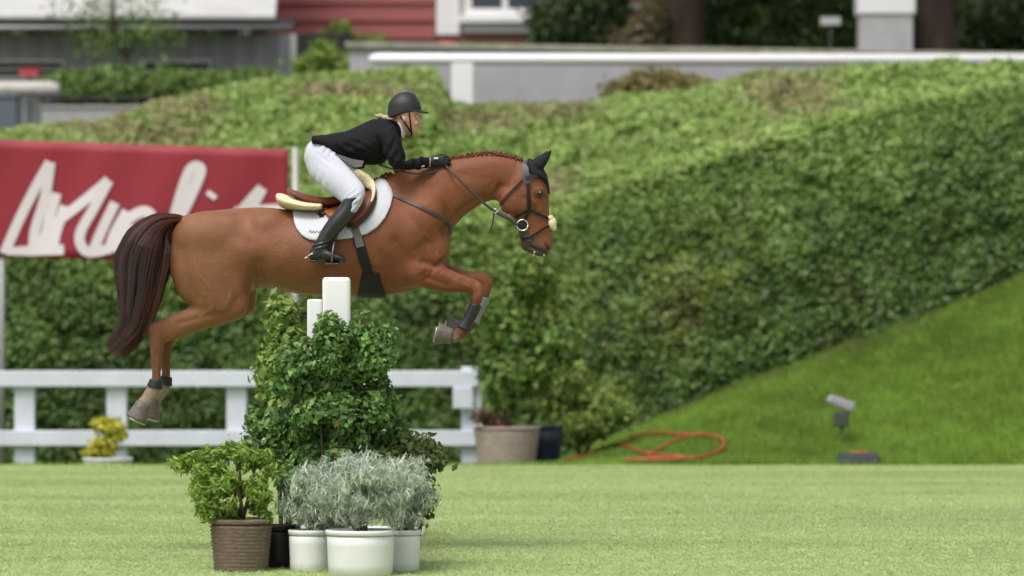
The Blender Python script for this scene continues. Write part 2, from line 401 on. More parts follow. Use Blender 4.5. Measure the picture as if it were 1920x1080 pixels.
shrub('ochre_shrub', 'yellow-brown shrub growing against the grey wall above the hedge', [(P(1240, 165, Y), (.55, .35, .22)), (P(1180, 172, Y), (.35, .3, .16)), (P(1310, 170, Y), (.35, .3, .15))], 5000, .08, [(.21, .17, .045), (.17, .17, .05), (.24, .19, .08)], base=(1.8, Y, 3.5))

# ------------------------------------------------------------------ grey wall, upper rail
Y = 58.2; a = P(655, 78, Y); b = P(2300, 104, Y)
gw = mat('grey_render', (.36, .36, .375), .85, .2, nscale=2.5, namt=.12, bump=.15, bscale=50)
wall = empty('garden_wall', (1, Y, 3.4), 'long plain grey rendered wall behind the white upper rail', 'wall')
m = MB(); m.add([(a.x, Y, 3.3), (b.x, Y, 3.3), (b.x, Y, b.z - .08), (a.x, Y, a.z - .08), (a.x, Y + .25, 3.3), (b.x, Y + .25, 3.3), (b.x, Y + .25, b.z - .08), (a.x, Y + .25, a.z - .08)],
                [(0, 1, 2, 3), (7, 6, 5, 4), (3, 2, 6, 7), (0, 3, 7, 4), (1, 5, 6, 2)]); m.build('wall_body', gw, wall)
m = MB(); e = .05; m.add([(a.x - e, Y - e, a.z - .08), (b.x, Y - e, b.z - .08), (b.x, Y - e, b.z), (a.x - e, Y - e, a.z), (a.x - e, Y + .3, a.z - .08), (b.x, Y + .3, b.z - .08), (b.x, Y + .3, b.z), (a.x - e, Y + .3, a.z)],
                [(0, 1, 2, 3), (7, 6, 5, 4), (3, 2, 6, 7), (0, 3, 7, 4), (1, 5, 6, 2), (0, 4, 5, 1)]); m.build('coping', mat('mossy_coping', (.27, .27, .21), .9, .15, nscale=4, namt=.35), wall, bevel=.01)
white = mat('white_paint', (.76, .76, .77), .45, .4, nscale=2, namt=.04)
Y = 57.2
rail = empty('guard_rail', P(867, 200, Y), 'thick white horizontal rail on a post above the planted slope', 'railing')
m = MB(); L = P(692, 111, Y); R = P(2350, 113, Y); pts = [L + Vector((0, 0, 0)), L + Vector((.03, 0, 0)), L + Vector((.10, 0, 0)), R]
m.tube(pts, [.03, .055, .07, .07], 14); m.build('rail', white, rail, smooth=True)
for px in (867, 1720):
    m = MB(); c = P(px, 118, Y); m.box((c.x - .13, Y - .06, 3.0), (c.x + .13, Y + .06, c.z + .0)); m.build('post', white, rail, bevel=.012)
# small red box on the wall
Y = 58.3; m = MB(); c = P(842, 90, Y); m.lathe((c.x, Y, c.z - .09), [(.075, 0), (.08, .01), (.105, .15), (.115, .15), (.115, .175), (.09, .175)], 18)
tag(m.build('flower_tub', mat('red_plastic', (.55, .08, .10), .5, .4), base=(c.x, Y, c.z - .09), smooth=False), 'small red tub standing on the coping of the grey wall', 'pot')

# ------------------------------------------------------------------ red clad house
Y = 66.0; zt = terrace_z(0, 66)
house = empty('house', (-1, Y, zt), 'dark red boarded house with white window trim behind the grey wall', 'house')
x0, x1 = P(500, 0, Y).x, P(1060, 0, Y).x
m = MB(); m.box((x0, Y + .03, zt - .5), (x1, Y + 6, 9.6)); m.build('wall', mat('house_core', (.17, .045, .035), .85, .2), house)
redb = [mat('red_board_%d' % k, (.29 * s_, .095 * s_, .092 * s_), .75, .25, nscale=6, namt=.18, stretch=(.5, 4, 8), bump=.2, bscale=30) for k, s_ in enumerate((1, .86, 1.12))]
z = zt; k = 0
xb = P(815, 0, Y).x
while z < 8.6:
    m = MB(); m.add([(x0, Y - .012, z + .235), (xb, Y - .012, z + .235), (xb, Y - .045, z + .004), (x0, Y - .045, z + .004), (x0, Y + .028, z + .235), (xb, Y + .028, z + .235), (xb, Y + .028, z + .004), (x0, Y + .028, z + .004)],
                    [(0, 1, 2, 3), (4, 7, 6, 5), (0, 4, 5, 1), (3, 2, 6, 7), (0, 3, 7, 4), (1, 5, 6, 2)])
    m.build('board', redb[k % 3], house); z += .24; k = k * 7 + 3
brick = mat('house_brick', (.24, .12, .085), .85, .2, nscale=9, namt=.3)
m = MB(); m.box((xb + .02, Y - .03, zt - .2), (x1, Y + .028, P(0, 62, Y).z)); m.build('plinth', brick, house)
m = MB(); c0 = P(818, 0, Y); c1 = P(862, 66, Y); m.box((c0.x, Y - .09, c1.z), (c1.x, Y + .028, 8.8)); m.build('corner_trim', white, house, bevel=.008)
cream = mat('cream_render', (.5, .47, .42), .85, .2, nscale=4, namt=.1)
m = MB(); m.box((c1.x + .004, Y - .02, P(0, 60, Y).z), (x1, Y + .028, 8.8)); 
win = MB(); wx0, wx1 = P(872, 0, Y).x, P(1022, 0, Y).x; wz = P(0, 30, Y).z
m = MB(); m.box((c1.x + .004, Y - .02, P(0, 58, Y).z), (wx0 - .004, Y + .028, 8.8)); m.box((wx1 + .004, Y - .02, P(0, 58, Y).z), (x1, Y + .028, 8.8)); m.build('render_panel', cream, house)
wo_ = MB(); fr = .09
wo_.box((wx0, Y - .06, wz), (wx0 + fr, Y + .02, wz + 1.6)); wo_.box((wx1 - fr, Y - .06, wz), (wx1, Y + .02, wz + 1.6)); wo_.box((wx0 + fr + .002, Y - .06, wz), (wx1 - fr - .002, Y + .02, wz + .1)); wo_.box((wx0 + fr + .002, Y - .06, wz + 1.5), (wx1 - fr - .002, Y + .02, wz + 1.6)); wo_.box(((wx0 + wx1) / 2 - .04, Y - .055, wz + .102), ((wx0 + wx1) / 2 + .04, Y + .015, wz + 1.498))
wf = wo_.build('window', white, house, bevel=.006)
for i in (0, 1):
    m = MB(); xa = wx0 + fr if i == 0 else (wx0 + wx1) / 2 + .04; xc = (wx0 + wx1) / 2 - .04 if i == 0 else wx1 - fr
    m.box((xa + .002, Y - .02, wz + .1), (xc - .002, Y - .005, wz + 1.5)); m.build('pane', mat('window_glass', (.05, .06, .07), .05, .6), wf)
m = MB(); m.box((P(862, 0, Y).x, Y - .2, P(0, 44, Y).z), (P(1024, 0, Y).x, Y + .02, P(0, 31, Y).z)); m.build('sill', white, wf, bevel=.01)
m = MB(); m.box((P(868, 0, Y).x, Y - .12, P(0, 62, Y).z), (P(1016, 0, Y).x, Y + .02, P(0, 45, Y).z)); m.build('apron', mat('pale_grey_paint', (.5, .51, .52), .6, .3), house, bevel=.008)
m = MB(); m.add([(x0 - .4, Y - .5, 8.9), (x1 + .4, Y - .5, 8.9), (x1 + .4, Y + 3, 11.4), (x0 - .4, Y + 3, 11.4), (x1 + .4, Y + 6.4, 8.9), (x0 - .4, Y + 6.4, 8.9)], [(0, 1, 2, 3), (3, 2, 4, 5), (0, 3, 5), (1, 4, 2), (0, 5, 4, 1)])
m.build('roof', mat('roof_tile', (.2, .09, .06), .8, .2, nscale=10, namt=.3), house)

# ------------------------------------------------------------------ grey boarded shed with pale roof
Y = 62.0; zt = terrace_z(0, 62)
shed = empty('shed', (-5, Y, zt), 'weathered grey boarded shed with pale roof and small dark windows', 'shed')
sx0, sx1 = -10.5, P(548, 0, Y).x; ez = P(0, 62, Y).z
m = MB(); m.box((sx0, Y + .03, zt - .4), (sx1, Y + 4, ez - .01)); m.build('wall', mat('shed_core', (.10, .11, .11), .9, .1), shed)
pm = [mat('grey_plank_%d' % k, (.25 * s_, .265 * s_, .27 * s_), .8, .2, nscale=5, namt=.25, stretch=(6, 6, .6), bump=.3, bscale=25) for k, s_ in enumerate((1, .85, 1.12, .93))]
base_me = None; wnd = [(P(268, 0, Y).x, P(392, 0, Y).x, P(0, 150, Y).z, P(0, 118, Y).z), (P(-60, 0, Y).x, P(116, 0, Y).x, P(0, 142, Y).z, P(0, 118, Y).z)]
k = 0; xx = sx1 - .094; zt0 = zt - .2
plank = {}
while xx > -8.5:
    top = ez - .02; segs = [(zt0, top)]
    for (wa, wb, za, zb) in wnd:
        if xx + .09 > wa and xx < wb: segs = [(zt0, za), (zb, top)]
    for (za, zb) in segs:
        key = (round(zb - za, 3), k % 4)
        if key not in plank:
            m = MB(); m.box((0, -.012, 0), (.086, .012, zb - za)); plank[key] = m.mesh('plank'); plank[key].materials.append(pm[k % 4])
        o = bpy.data.objects.new('plank', plank[key]); COL.objects.link(o); o.parent = shed
        o.location = Vector((xx, Y + .012 - .006 * (k % 3), za)) - shed.location
    xx -= .092; k = k * 5 + 1 if k % 7 else k + 2
dark = mat('dark_glass', (.012, .014, .015), .12, .5)
trim = mat('pale_grey_trim', (.42, .43, .43), .7, .3, nscale=6, namt=.12)
for (wa, wb, za, zb) in wnd:
    m = MB(); m.box((wa - .04, Y - .05, za - .05), (wb + .04, Y + .02, za)); m.box((wa - .04, Y - .05, zb), (wb + .04, Y + .02, zb + .05)); m.box((wa - .04, Y - .05, za + .002), (wa, Y + .02, zb - .002)); m.box((wb, Y - .05, za + .002), (wb + .04, Y + .02, zb - .002))
    m.box((wa + .002, Y - .02, (za + zb) / 2 - .015), (wb - .002, Y + .0, (za + zb) / 2 + .015))
    f_ = m.build('window', trim, shed); m = MB(); m.box((wa + .001, Y + .005, za + .001), (wb - .001, Y + .018, zb - .001)); m.build('pane', dark, f_)
m = MB(); m.box((sx1 - .02, Y - .06, zt0), (sx1 + .10, Y + .05, ez - .02)); m.build('corner_post', trim, shed, bevel=.008)
m = MB(); m.box((-10.8, Y - .56, P(0, 52, Y).z), (P(556, 0, Y).x, Y - .52, P(0, 40, Y).z)); m.build('fascia', mat('dark_fascia', (.05, .045, .04), .7, .3, nscale=4, namt=.3, stretch=(.3, 1, 5)), shed)
m = MB(); m.tube([(-10.8, Y - .60, P(0, 58, Y).z), (P(552, 0, Y).x, Y - .60, P(0, 56, Y).z)], .035, 10); m.build('gutter', mat('zinc', (.25, .26, .27), .45, .5, .6), shed, smooth=True)
m = MB(); ax = P(520, 0, Y).x; za = P(0, 40, Y).z
m.add([(-10.8, Y - .6, za), (ax, Y - .6, za), (ax, Y + 3.2, za + 2.4), (-10.8, Y + 3.2, za + 2.4), (-10.8, Y - .6, za + .04), (ax, Y - .6, za + .04), (ax, Y + 3.2, za + 2.44), (-10.8, Y + 3.2, za + 2.44)], [(3, 2, 1, 0), (4, 5, 6, 7), (0, 1, 5, 4), (1, 2, 6, 5), (2, 3, 7, 6), (3, 0, 4, 7)])
m.build('roof', mat('pale_roof', (.42, .42, .41), .7, .3, nscale=1.5, namt=.15, stretch=(1, 4, 4)), shed)
# dark doorway frame between shed and wall
Y = 61.0; gate = empty('gate', (P(600, 0, Y).x, Y, 3.6), 'black metal gate frame between the shed and the grey wall', 'gate')
blk = mat('black_metal', (.012, .012, .014), .5, .4)
gx0, gx1 = P(556, 0, Y).x, P(650, 0, Y).x; gz = P(0, 82, Y).z
for xa in (gx0, gx1 - .12):
    m = MB(); m.box((xa, Y - .05, 3.5), (xa + .18, Y + .05, gz)); m.build('post', blk, gate)
m = MB(); m.box((gx0, Y - .045, gz + .002), (gx1 + .06, Y + .045, gz + .12)); m.build('top_bar', blk, gate)
# shrubs on the terrace
green = [(.105, .19, .045), (.135, .225, .05), (.08, .15, .035)]; bright = [(.2, .29, .05), (.24, .32, .06), (.15, .24, .05)]; darkg = [(.03, .06, .018), (.045, .085, .022), (.06, .10, .025)]
def hedge_row(name, label, spots, Y, size, cols, n, base_z=3.4, stems=2, cat='shrub', group=None):
    return shrub(name, label, [(P(px, py, Y), r) for px, py, r in spots], n, size, cols, base=(P(spots[0][0], 0, Y).x, Y, base_z), stems=stems, cat=cat, group=group)
green = [(.14, .235, .055), (.17, .265, .06), (.11, .19, .045)]
hedge_row('terrace_shrub', 'low green shrub row below the small shed windows', [(130, 165, (.45, .3, .22)), (220, 160, (.5, .3, .25)), (320, 165, (.5, .3, .25)), (410, 160, (.4, .3, .2)), (480, 150, (.3, .3, .15))], 59.6, .085, green, 9000, 3.5)
hedge_row('terrace_shrub', 'yellow-green shrub inside the black gate frame', [(608, 112, (.25, .25, .22)), (590, 128, (.3, .25, .2)), (640, 128, (.25, .25, .18))], 60.3, .08, bright, 3500, 3.5)
hedge_row('climbing_plant', 'sparse yellow-green climber at the foot of the red boards', [(640, 60, (.16, .15, .18)), (625, 72, (.3, .15, .15)), (690, 76, (.3, .15, .10))], 64.5, .08, bright, 800, 4.0)
# bare twiggy tree before the shed
def tree(name, label, px, Y, base_z, h, r, crown, n, size, cols, limbs=6, group=None, lw=.55):
    bx = P(px, 0, Y).x; o = empty(name, (bx, Y, base_z), label, 'tree', group); bm_ = mat('bark', (.055, .042, .032), .9, .1, nscale=7, namt=.35, stretch=(1, 1, .25), bump=.6, bscale=14)
    m = MB(); pts = [Vector((bx + random.uniform(-.05, .05) * i, Y + random.uniform(-.05, .05) * i, base_z - .1 + h * i / 5)) for i in range(6)]
    m.tube(pts, [r * 1.35, r, r * .92, r * .85, r * .7, r * .4], 14, 4)
    tr = m.build('trunk', bm_, o, smooth=True)
    for i in range(limbs):
        m = MB(); b = random.choice(crown); s0 = pts[2 + i % 4]; e = Vector(b[0]) + Vector((random.uniform(-.5, .5) * b[1][0], random.uniform(-.5, .5) * b[1][1], random.uniform(-.3, .5) * b[1][2]))
        mid = s0.lerp(e, .55) + Vector((0, 0, .12)); m.tube([s0, mid, e], [r * .42, r * .25, r * .07], 7, 4); m.build('limb', bm_, o, smooth=True)
    p, nr, k = blob_pts(crown, n, .25); c = palette(n, cols) * (.55 + .9 * fbm(p, 2.2, 77))[:, None]
    tag(link_mesh('crown', leaf_mesh('leaves', p, nr + [0, 0, .5], size, c, lw, .8, .3), LEAF, o), kind='stuff')
    return o
tree('small_tree', 'small sparse tree with thin branches before the grey shed', 228, 60.6, 3.6, 2.6, .035, [(P(230, 20, 60.6), (.75, .4, .5)), (P(190, 70, 60.6), (.5, .4, .3)), (P(290, 60, 60.6), (.5, .4, .35)), (P(150, 0, 60.6), (.5, .4, .4))], 1500, .06, green, 9)
# table with pale slab and grey bin
Y = 58.4; tb = empty('table', (P(40, 0, Y).x, Y, 3.45), 'pale rounded slab table with dark legs above the slope', 'table')
m = MB(); m.tube([P(-60, 167, Y), P(95, 167, Y), P(108, 168, Y), P(113, 168, Y)], [.095, .095, .08, .04], 14); m.build('slab', mat('pale_stone', (.42, .40, .37), .7, .3, nscale=8, namt=.12), tb, smooth=True)
for px in (20, 92):
    m = MB(); c = P(px, 178, Y); m.box((c.x - .05, Y - .08, 3.3), (c.x + .05, Y + .08, c.z + .02)); m.build('leg', mat('dark_wood', (.05, .05, .055), .7, .3), tb, bevel=.008)
Y = 57.9; c = P(5, 185, Y); m = MB(); m.box((c.x - .22, Y - .16, 3.2), (c.x + .19, Y + .16, c.z)); m.box((c.x - .24, Y - .18, c.z + .003), (c.x + .21, Y + .18, c.z + .04))
tag(m.build('storage_bin', mat('slate_plastic', (.10, .12, .15), .5, .4), base=(c.x, Y, 3.2), bevel=.02), 'slate grey lidded bin in front of the pale slab table', 'bin')
Y = 58.0; m = MB(); a = P(78, 202, Y); b = P(262, 202, Y); m.box((a.x, Y, 3.1), (b.x, Y + .2, a.z)); m.box((a.x - .02, Y - .02, a.z + .002), (b.x + .02, Y + .22, a.z + .03))
tag(m.build('low_wall', mat('low_wall_grey', (.33, .34, .33), .85, .2, nscale=5, namt=.15), base=(a.x, Y, 3.1)), 'low grey concrete wall at the top of the slope', 'wall')
Y = 59.0; hr = empty('handrail', (P(170, 0, Y).x, Y, 3.5), 'thin dark handrail above the low concrete wall', 'railing')
m = MB(); m.tube([P(70, 184, Y), P(290, 182, Y)], .016, 8); m.build('bar', blk, hr)
for px in (80, 180, 282):
    m = MB(); q = P(px, 183, Y); m.tube([(q.x, Y, 3.4), q], .014, 8); m.build('post', blk, hr)
Y = 60.9; c = P(56, 136, Y); lb = empty('letter_box', (c.x, Y, 3.6), 'small red box on a dark post in front of the shed window', 'box')
m = MB(); m.box((c.x - .12, Y - .1, c.z - .05), (c.x + .12, Y + .1, c.z + .03)); m.build('case', MATS['red_plastic'], lb, bevel=.012)
m = MB(); m.box((c.x - .135, Y - .115, c.z + .033), (c.x + .135, Y + .115, c.z + .05)); m.build('lid', MATS['red_plastic'], lb, bevel=.005)
m = MB(); m.box((c.x - .02, Y - .02, 3.6), (c.x + .02, Y + .02, c.z - .052)); m.build('post', MATS['dark_wood'], lb)
# trees and pillar at the right
trg = 'old trees behind the grey wall'
tree('garden_tree', 'thick dark tree trunk nearest the red boarded house', 1285, 64, 3.9, 6.5, .30, [(P(1285, -300, 64), (2.6, 2, 1.4)), (P(1150, -180, 65), (1.5, 1.2, .9)), (P(1400, -160, 65), (1.5, 1.2, .9))], 7000, .13, darkg, 6, trg)
tree('garden_tree', 'thick dark tree trunk beside the grey pillar with white cap', 1757, 62, 3.8, 6.5, .28, [(P(1750, -300, 62), (2.6, 2, 1.4)), (P(1880, -130, 63), (1.4, 1.2, .8))], 6000, .13, darkg, 6, trg)
hedge_row('dark_shrub', 'dense dark shrub under the white house window', [(1060, 40, (.55, .5, .5)), (1110, 60, (.4, .4, .4)), (1130, 15, (.4, .4, .4)), (1030, 80, (.3, .3, .3))], 64.6, .1, darkg, 6000, 3.9)
hedge_row('dark_shrub', 'broad green shrub between the two thick tree trunks', [(1420, 30, (.8, .6, .6)), (1530, 20, (.7, .6, .7)), (1360, 70, (.5, .5, .35)), (1480, 80, (.7, .5, .3)), (1590, 60, (.4, .4, .4))], 65.0, .1, darkg + [green[0]], 12000, 3.9)
hedge_row('dark_shrub', 'dark shrub at the foot of the trunk by the pillar', [(1860, 40, (.6, .5, .5)), (1950, 30, (.6, .5, .6)), (1830, 85, (.4, .4, .25))], 65.0, .1, darkg, 6000, 3.9)
hedge_row('dry_shrub', 'pale brown dry shrub between the dark shrub and the first trunk', [(1210, 65, (.3, .3, .28)), (1180, 80, (.3, .3, .2)), (1225, 30, (.2, .3, .3))], 63.6, .09, [(.15, .13, .06), (.11, .12, .04), (.17, .12, .08)], 2500, 3.9)
Y = 61.2; pil = empty('gate_pillar', (P(1662, 0, Y).x, Y, 3.6), 'pale grey square pillar with a white cap block', 'pillar')
m = MB(); a = P(1613, 27, Y); b = P(1712, 27, Y); m.box((a.x, Y, 3.5), (b.x, Y + .6, a.z)); m.build('shaft', mat('pillar_grey', (.40, .40, .40), .8, .2, nscale=4, namt=.15), pil, bevel=.015)
m = MB(); m.box((a.x - .03, Y - .03, a.z + .002), (b.x + .03, Y + .63, a.z + .35)); m.build('cap', white, pil, bevel=.02)
Y = 61.8; sg = empty('small_sign', (P(1557, 0, Y).x, Y, 3.7), 'small white plate on a stake beside the grey pillar', 'sign')
m = MB(); a = P(1538, 47, Y); b = P(1576, 32, Y); m.box((a.x, Y - .012, a.z), (b.x, Y + .012, b.z)); m.build('plate', trim, sg, bevel=.004)
m = MB(); m.box(((a.x + b.x) / 2 - .02, Y + .013, 3.6), ((a.x + b.x) / 2 + .02, Y + .04, b.z - .02)); m.build('stake', MATS['dark_wood'], sg)
Y = 67; bp = empty('brick_pier', (P(1170, 0, Y).x, Y, 4.2), 'narrow brown pier with pale bands between shrub and trunk', 'pier')
m = MB(); a = P(1152, 0, Y); b = P(1200, 0, Y); m.box((a.x, Y, 4.1), (b.x, Y + .35, P(0, -60, Y).z)); m.build('shaft', brick, bp)
for py in (14, 48):
    m = MB(); q = P(0, py, Y).z; m.box((a.x - .02, Y - .02, q - .05), (b.x + .02, Y + .37, q + .05)); m.build('band', trim, bp, bevel=.008)
# wood far behind, reads as one mass
n = 45000; x = rng.uniform(-14, 16, n); zz = rng.uniform(3.5, 12, n); yy = 78 + 3 * fbm(np.stack([x, 0 * x, zz], 1), .5, 81) + rng.uniform(0, .6, n); p = np.stack([x, yy, zz], 1)
c = palette(n, darkg) * (.5 + fbm(p, 1.1, 83))[:, None]
me = leaf_mesh('w', p, np.tile([0, -1, .5], (n, 1)), .32, c, .6, .7, .3)
tag(link_mesh('far_wood', me, LEAF), 'dark mass of trees far behind the house', 'trees', kind='stuff')

# ------------------------------------------------------------------ red banner
Y = 48.6; r0 = (480 - 262)
bn = empty('banner', P(200, 700, Y), 'red banner with large white script lettering hung in front of the hedge', 'banner')
def bpnt(px, v, off=0):      # v: 0 top .. 1 bottom, the cloth hangs a little down to the right
    top = 262 + px * .0335; p = P(px, top + 219 * v, Y); p.y += off + .02 * math.sin(px * .011 + v * 2) + .008 * math.sin(px * .05 + v * 5); return p
m = MB(); nx, nz = 60, 12; px0, px1 = -60, 541
vs = [bpnt(px0 + (px1 - px0) * i / nx, j / nz) for j in range(nz + 1) for i in range(nx + 1)]
m.add(vs, [(j * (nx + 1) + i, j * (nx + 1) + i + 1, (j + 1) * (nx + 1) + i + 1, (j + 1) * (nx + 1) + i) for j in range(nz) for i in range(nx)])
o = m.build('cloth', mat('red_banner', (.25, .022, .037), .55, .3, nscale=3, namt=.06), bn, smooth=True); md = o.modifiers.new('t', 'SOLIDIFY'); md.thickness = .006; md.offset = 1
# script letters as brush strokes, in photo pixels on the cloth
def stroke(mb, pts, w0):
    pp, ww = crv([Vector((a, b, 0)) for a, b in pts], w0 if hasattr(w0, '__len__') else [w0] * len(pts), 6); vs = []; 
    for i, q in enumerate(pp):
        t = (pp[min(i + 1, len(pp) - 1)] - pp[max(i - 1, 0)]).normalized(); nrm_ = Vector((-t.y, t.x, 0)) * ww[i]
        for s_ in (1, -1):
            e = q + nrm_ * s_; top = 262 + e.x * .0335; v = min(max((e.y - top) / 219, .02), .985)
            vs.append(bpnt(e.x, v, -.012))
    n0 = len(pp); mb.add(vs, [(2 * i, 2 * i + 1, 2 * i + 3, 2 * i + 2) for i in range(n0 - 1)])
lw_ = 13
letters = [('letter_M', [[(8, 476), (36, 412), (70, 345), (94, 304)], [(94, 304), (84, 370), (66, 430), (62, 472)], [(62, 472), (104, 420), (160, 375), (204, 338)], [(204, 338), (176, 390), (150, 440), (160, 470), (190, 470), (226, 458)], [(106, 362), (90, 420), (78, 476)], [(122, 386), (104, 440), (100, 474)], [(216, 380), (192, 430), (176, 468)], [(238, 396), (214, 440), (206, 466)], [(12, 474), (60, 470), (120, 468)]]),
           ('letter_e', [[(222, 440), (262, 428), (284, 408), (270, 396), (240, 412), (228, 440), (240, 468), (280, 468)]]),
           ('letter_l', [[(286, 462), (330, 420), (368, 345), (376, 316), (356, 320), (332, 390), (322, 440), (334, 470), (360, 462)]]),
           ('letter_i', [[(360, 462), (384, 412), (376, 450), (384, 472), (404, 462)], [(394, 370), (400, 362)]]),
           ('letter_t', [[(404, 462), (450, 400), (492, 352)], [(492, 352), (462, 410), (446, 450), (456, 474), (476, 466)], [(440, 398), (520, 392)]]),
           ('letter_t', [[(476, 466), (520, 400), (534, 385)]])]
lmat = mat('banner_white', (.64, .58, .61), .6, .2)
for nm, sts in letters:
    m = MB()
    for s_ in sts: stroke(m, s_, 10 if nm != 'letter_M' else 9.5)
    o = m.build(nm, lmat, bn); md = o.modifiers.new('t', 'SOLIDIFY'); md.thickness = .003
for px in (2, 553):
    m = MB(); q = P(px, 280, Y); m.tube([(q.x, Y + .06, -.75), (q.x, Y + .06, q.z + .02)], .035, 12); m.build('post', mat('galvanised', (.36, .35, .35), .45, .4, .3), bn, smooth=True)

# ------------------------------------------------------------------ white rail fence
Y = 47.4; fence = empty('rail_fence', P(430, 910, Y), 'white two-rail fence at the far edge of the lawn', 'fence')
for pa, pb in ((695, 725), (807, 836)):
    m = MB(); a = P(-120, pb, Y); b = P(896 if pa < 700 else 902, pa, Y); m.box((a.x, Y - .03, a.z), (b.x, Y + .03, b.z)); m.build('rail', mat('fence_white', (.60, .63, .70), .5, .35, nscale=3, namt=.10), fence, bevel=.008)
for px in (45, 218, 443, 662, 884):
    m = MB(); q = P(px, 688 if px == 884 else 698, Y); zg = bank_z(np.array([q.x]), np.array([Y + .15]))[0]; m.box((q.x - .10, Y + .034, zg - .1), (q.x + .10, Y + .16, q.z)); m.build('post', MATS['fence_white'], fence, bevel=.01)
m = MB(); q = P(872, 740, Y); m.box((q.x - .12, Y - .06, q.z - .14), (q.x + .08, Y - .034, q.z + .08)); m.build('bracket', MATS['fence_white'], fence, bevel=.02)

# ------------------------------------------------------------------ things behind the crest of the lawn
def gz(px, Y): return float(bank_z(np.array([P(px, 0, Y).x]), np.array([Y]))[0])
def pot(name, label, cx, Y, zb, r0, r1, h, mt, cat='pot', group=None, ridges=0, handle=False):
    c = Vector((cx, Y, zb)); o = empty(name, c, label, cat, group)
    prof = [(r0 * .9, 0), (r0, .01)]
    if ridges:
        for i in range(ridges * 2 + 1):
            t = i / (ridges * 2); prof.append((r0 + (r1 - r0) * t + (.006 if i % 2 else -.004), .012 + (h - .05) * t))
    else:
        for t in (.25, .5, .75, 1): prof.append((r0 + (r1 - r0) * t, .012 + (h - .05) * t))
    prof += [(r1 * .92, h - .03), (r1 * .90, h - .05)]
    MB().lathe(c, prof, 28).build('body', mt, o, smooth=True)
    MB().lathe(c, [(r1 * .99, h - .030), (r1 * 1.03, h - .027), (r1 * 1.045, h - .010), (r1 * 1.025, h), (r1 * .96, h), (r1 * .93, h - .03)], 28).build('rim', mt, o, smooth=True)
    MB().lathe(c, [(.01, h - .048), (r1 * .91, h - .046), (r1 * .91, h - .05), (.01, h - .052)], 20).build('soil', mat('potting_soil', (.03, .022, .015), .95, .1, nscale=30, namt=.4), o)
    return o
wp = mat('white_pot', (.66, .675, .67), .4, .4, nscale=4, namt=.05)
bk = mat('wicker_brown', (.20, .15, .115), .75, .2, nscale=18, namt=.35, stretch=(1, 1, 5), bump=.8, bscale=70)
bk2 = mat('wicker_pale', (.40, .33, .27), .75, .2, nscale=14, namt=.3, stretch=(1, 1, 4), bump=.8, bscale=60)
Y = 46.2; q = P(202, 860, Y); zb = gz(202, Y)
pot('flower_pot', 'white pot holding the yellow plant by the fence', q.x, Y, zb, .17, .235, q.z - zb + .01, wp)
shrub('yellow_plant', 'bright yellow leafy plant in a white pot by the fence', [(P(203, 800, Y), (.15, .13, .09)), (P(195, 838, Y), (.14, .14, .11)), (P(222, 815, Y), (.09, .1, .07)), (P(178, 848, Y), (.12, .12, .05)), (P(186, 795, Y), (.08, .1, .05))], 1000, .065, [(.62, .55, .03), (.5, .5, .05), (.35, .40, .06), (.66, .60, .10)], base=(q.x, Y, q.z - .03), droop=.1)
Y = 46.4; q = P(950, 803, Y); zb = gz(950, Y)
pot('basket_planter', 'pale wicker basket planter at the end of the fence', q.x, Y, zb, .25, .32, q.z - zb + .02, bk2, ridges=12)
shrub('leafy_shrub', 'loose fresh green shrub growing out of the pale wicker basket', [(P(960, 600, Y), (.32, .3, .42)), (P(1000, 520, Y), (.25, .3, .28)), (P(950, 700, Y), (.30, .28, .35)), (P(985, 690, Y), (.35, .3, .3)), (P(940, 560, Y), (.2, .2, .3)), (P(1050, 640, Y), (.25, .25, .25))], 6000, .085, [(.12, .215, .045), (.16, .27, .05), (.085, .165, .035), (.21, .27, .06)], base=(q.x, Y, q.z - .04), stems=5)
shrub('red_flowers', 'reddish brown leaves at the rim of the pale wicker basket', [(P(905, 782, Y - .2), (.13, .1, .08)), (P(925, 792, Y - .2), (.10, .1, .05))], 350, .05, [(.20, .06, .05), (.14, .07, .05), (.10, .09, .03)], base=(P(910, 0, Y).x, Y - .2, q.z - .03), stems=2, cat='plant')
Y = 46.6; q = P(1018, 800, Y); zb = gz(1018, Y)
pot('plant_pot', 'dark blue pot behind the pale wicker basket', q.x, Y + .35, zb, .15, .19, q.z - zb, mat('navy_glaze', (.012, .018, .045), .35, .5))
shrub('young_shrub', 'yellow-green shrub with spreading branches at the foot of the hedge', [(P(1110, 770, 48), (.42, .3, .2)), (P(1160, 772, 47.6), (.2, .15, .08)), (P(1060, 730, 48), (.3, .3, .3)), (P(1100, 800, 47.6), (.3, .25, .14))], 3500, .085, [(.24, .31, .06), (.18, .26, .05), (.13, .21, .045)], base=(P(1090, 0, 48).x, 48, gz(1090, 48)), stems=5)
# red hose lying on the bank
def on_bank(px, py):      # march a pixel ray onto the bank
    for Yq in np.linspace(45.05, 50, 400):
        q = P(px, py, Yq)
        if q.z <= gz(px, Yq) + .05: return Vector((q.x, Yq, gz(px, Yq) + .03))
    return P(px, py, 45.2)
def hose(pts): 
    m = MB(); m.tube([on_bank(*p) + Vector((0, -.03, .04)) for p in pts], .0125, 8, 5); return m
hs_ = hose([(1062, 872), (1100, 857), (1135, 842), (1170, 838), (1205, 852), (1250, 858), (1300, 862), (1345, 850), (1358, 832), (1335, 820), (1290, 820), (1245, 840), (1215, 858), (1240, 864), (1290, 863), (1240, 868), (1170, 873)])
b0 = on_bank(1200, 860)
tag(hs_.build('garden_hose', mat('red_hose', (.40, .055, .035), .55, .4, nscale=8, namt=.15), base=b0, smooth=True), 'red hose lying in loose coils on the grass bank', 'hose')
hs2 = hose([(1180, 822), (1215, 815), (1250, 815), (1290, 819)])
tag(hs2.build('garden_hose', MATS['red_hose'], base=on_bank(1250, 815), smooth=True), 'short red hose end lying above the coils on the bank', 'hose')
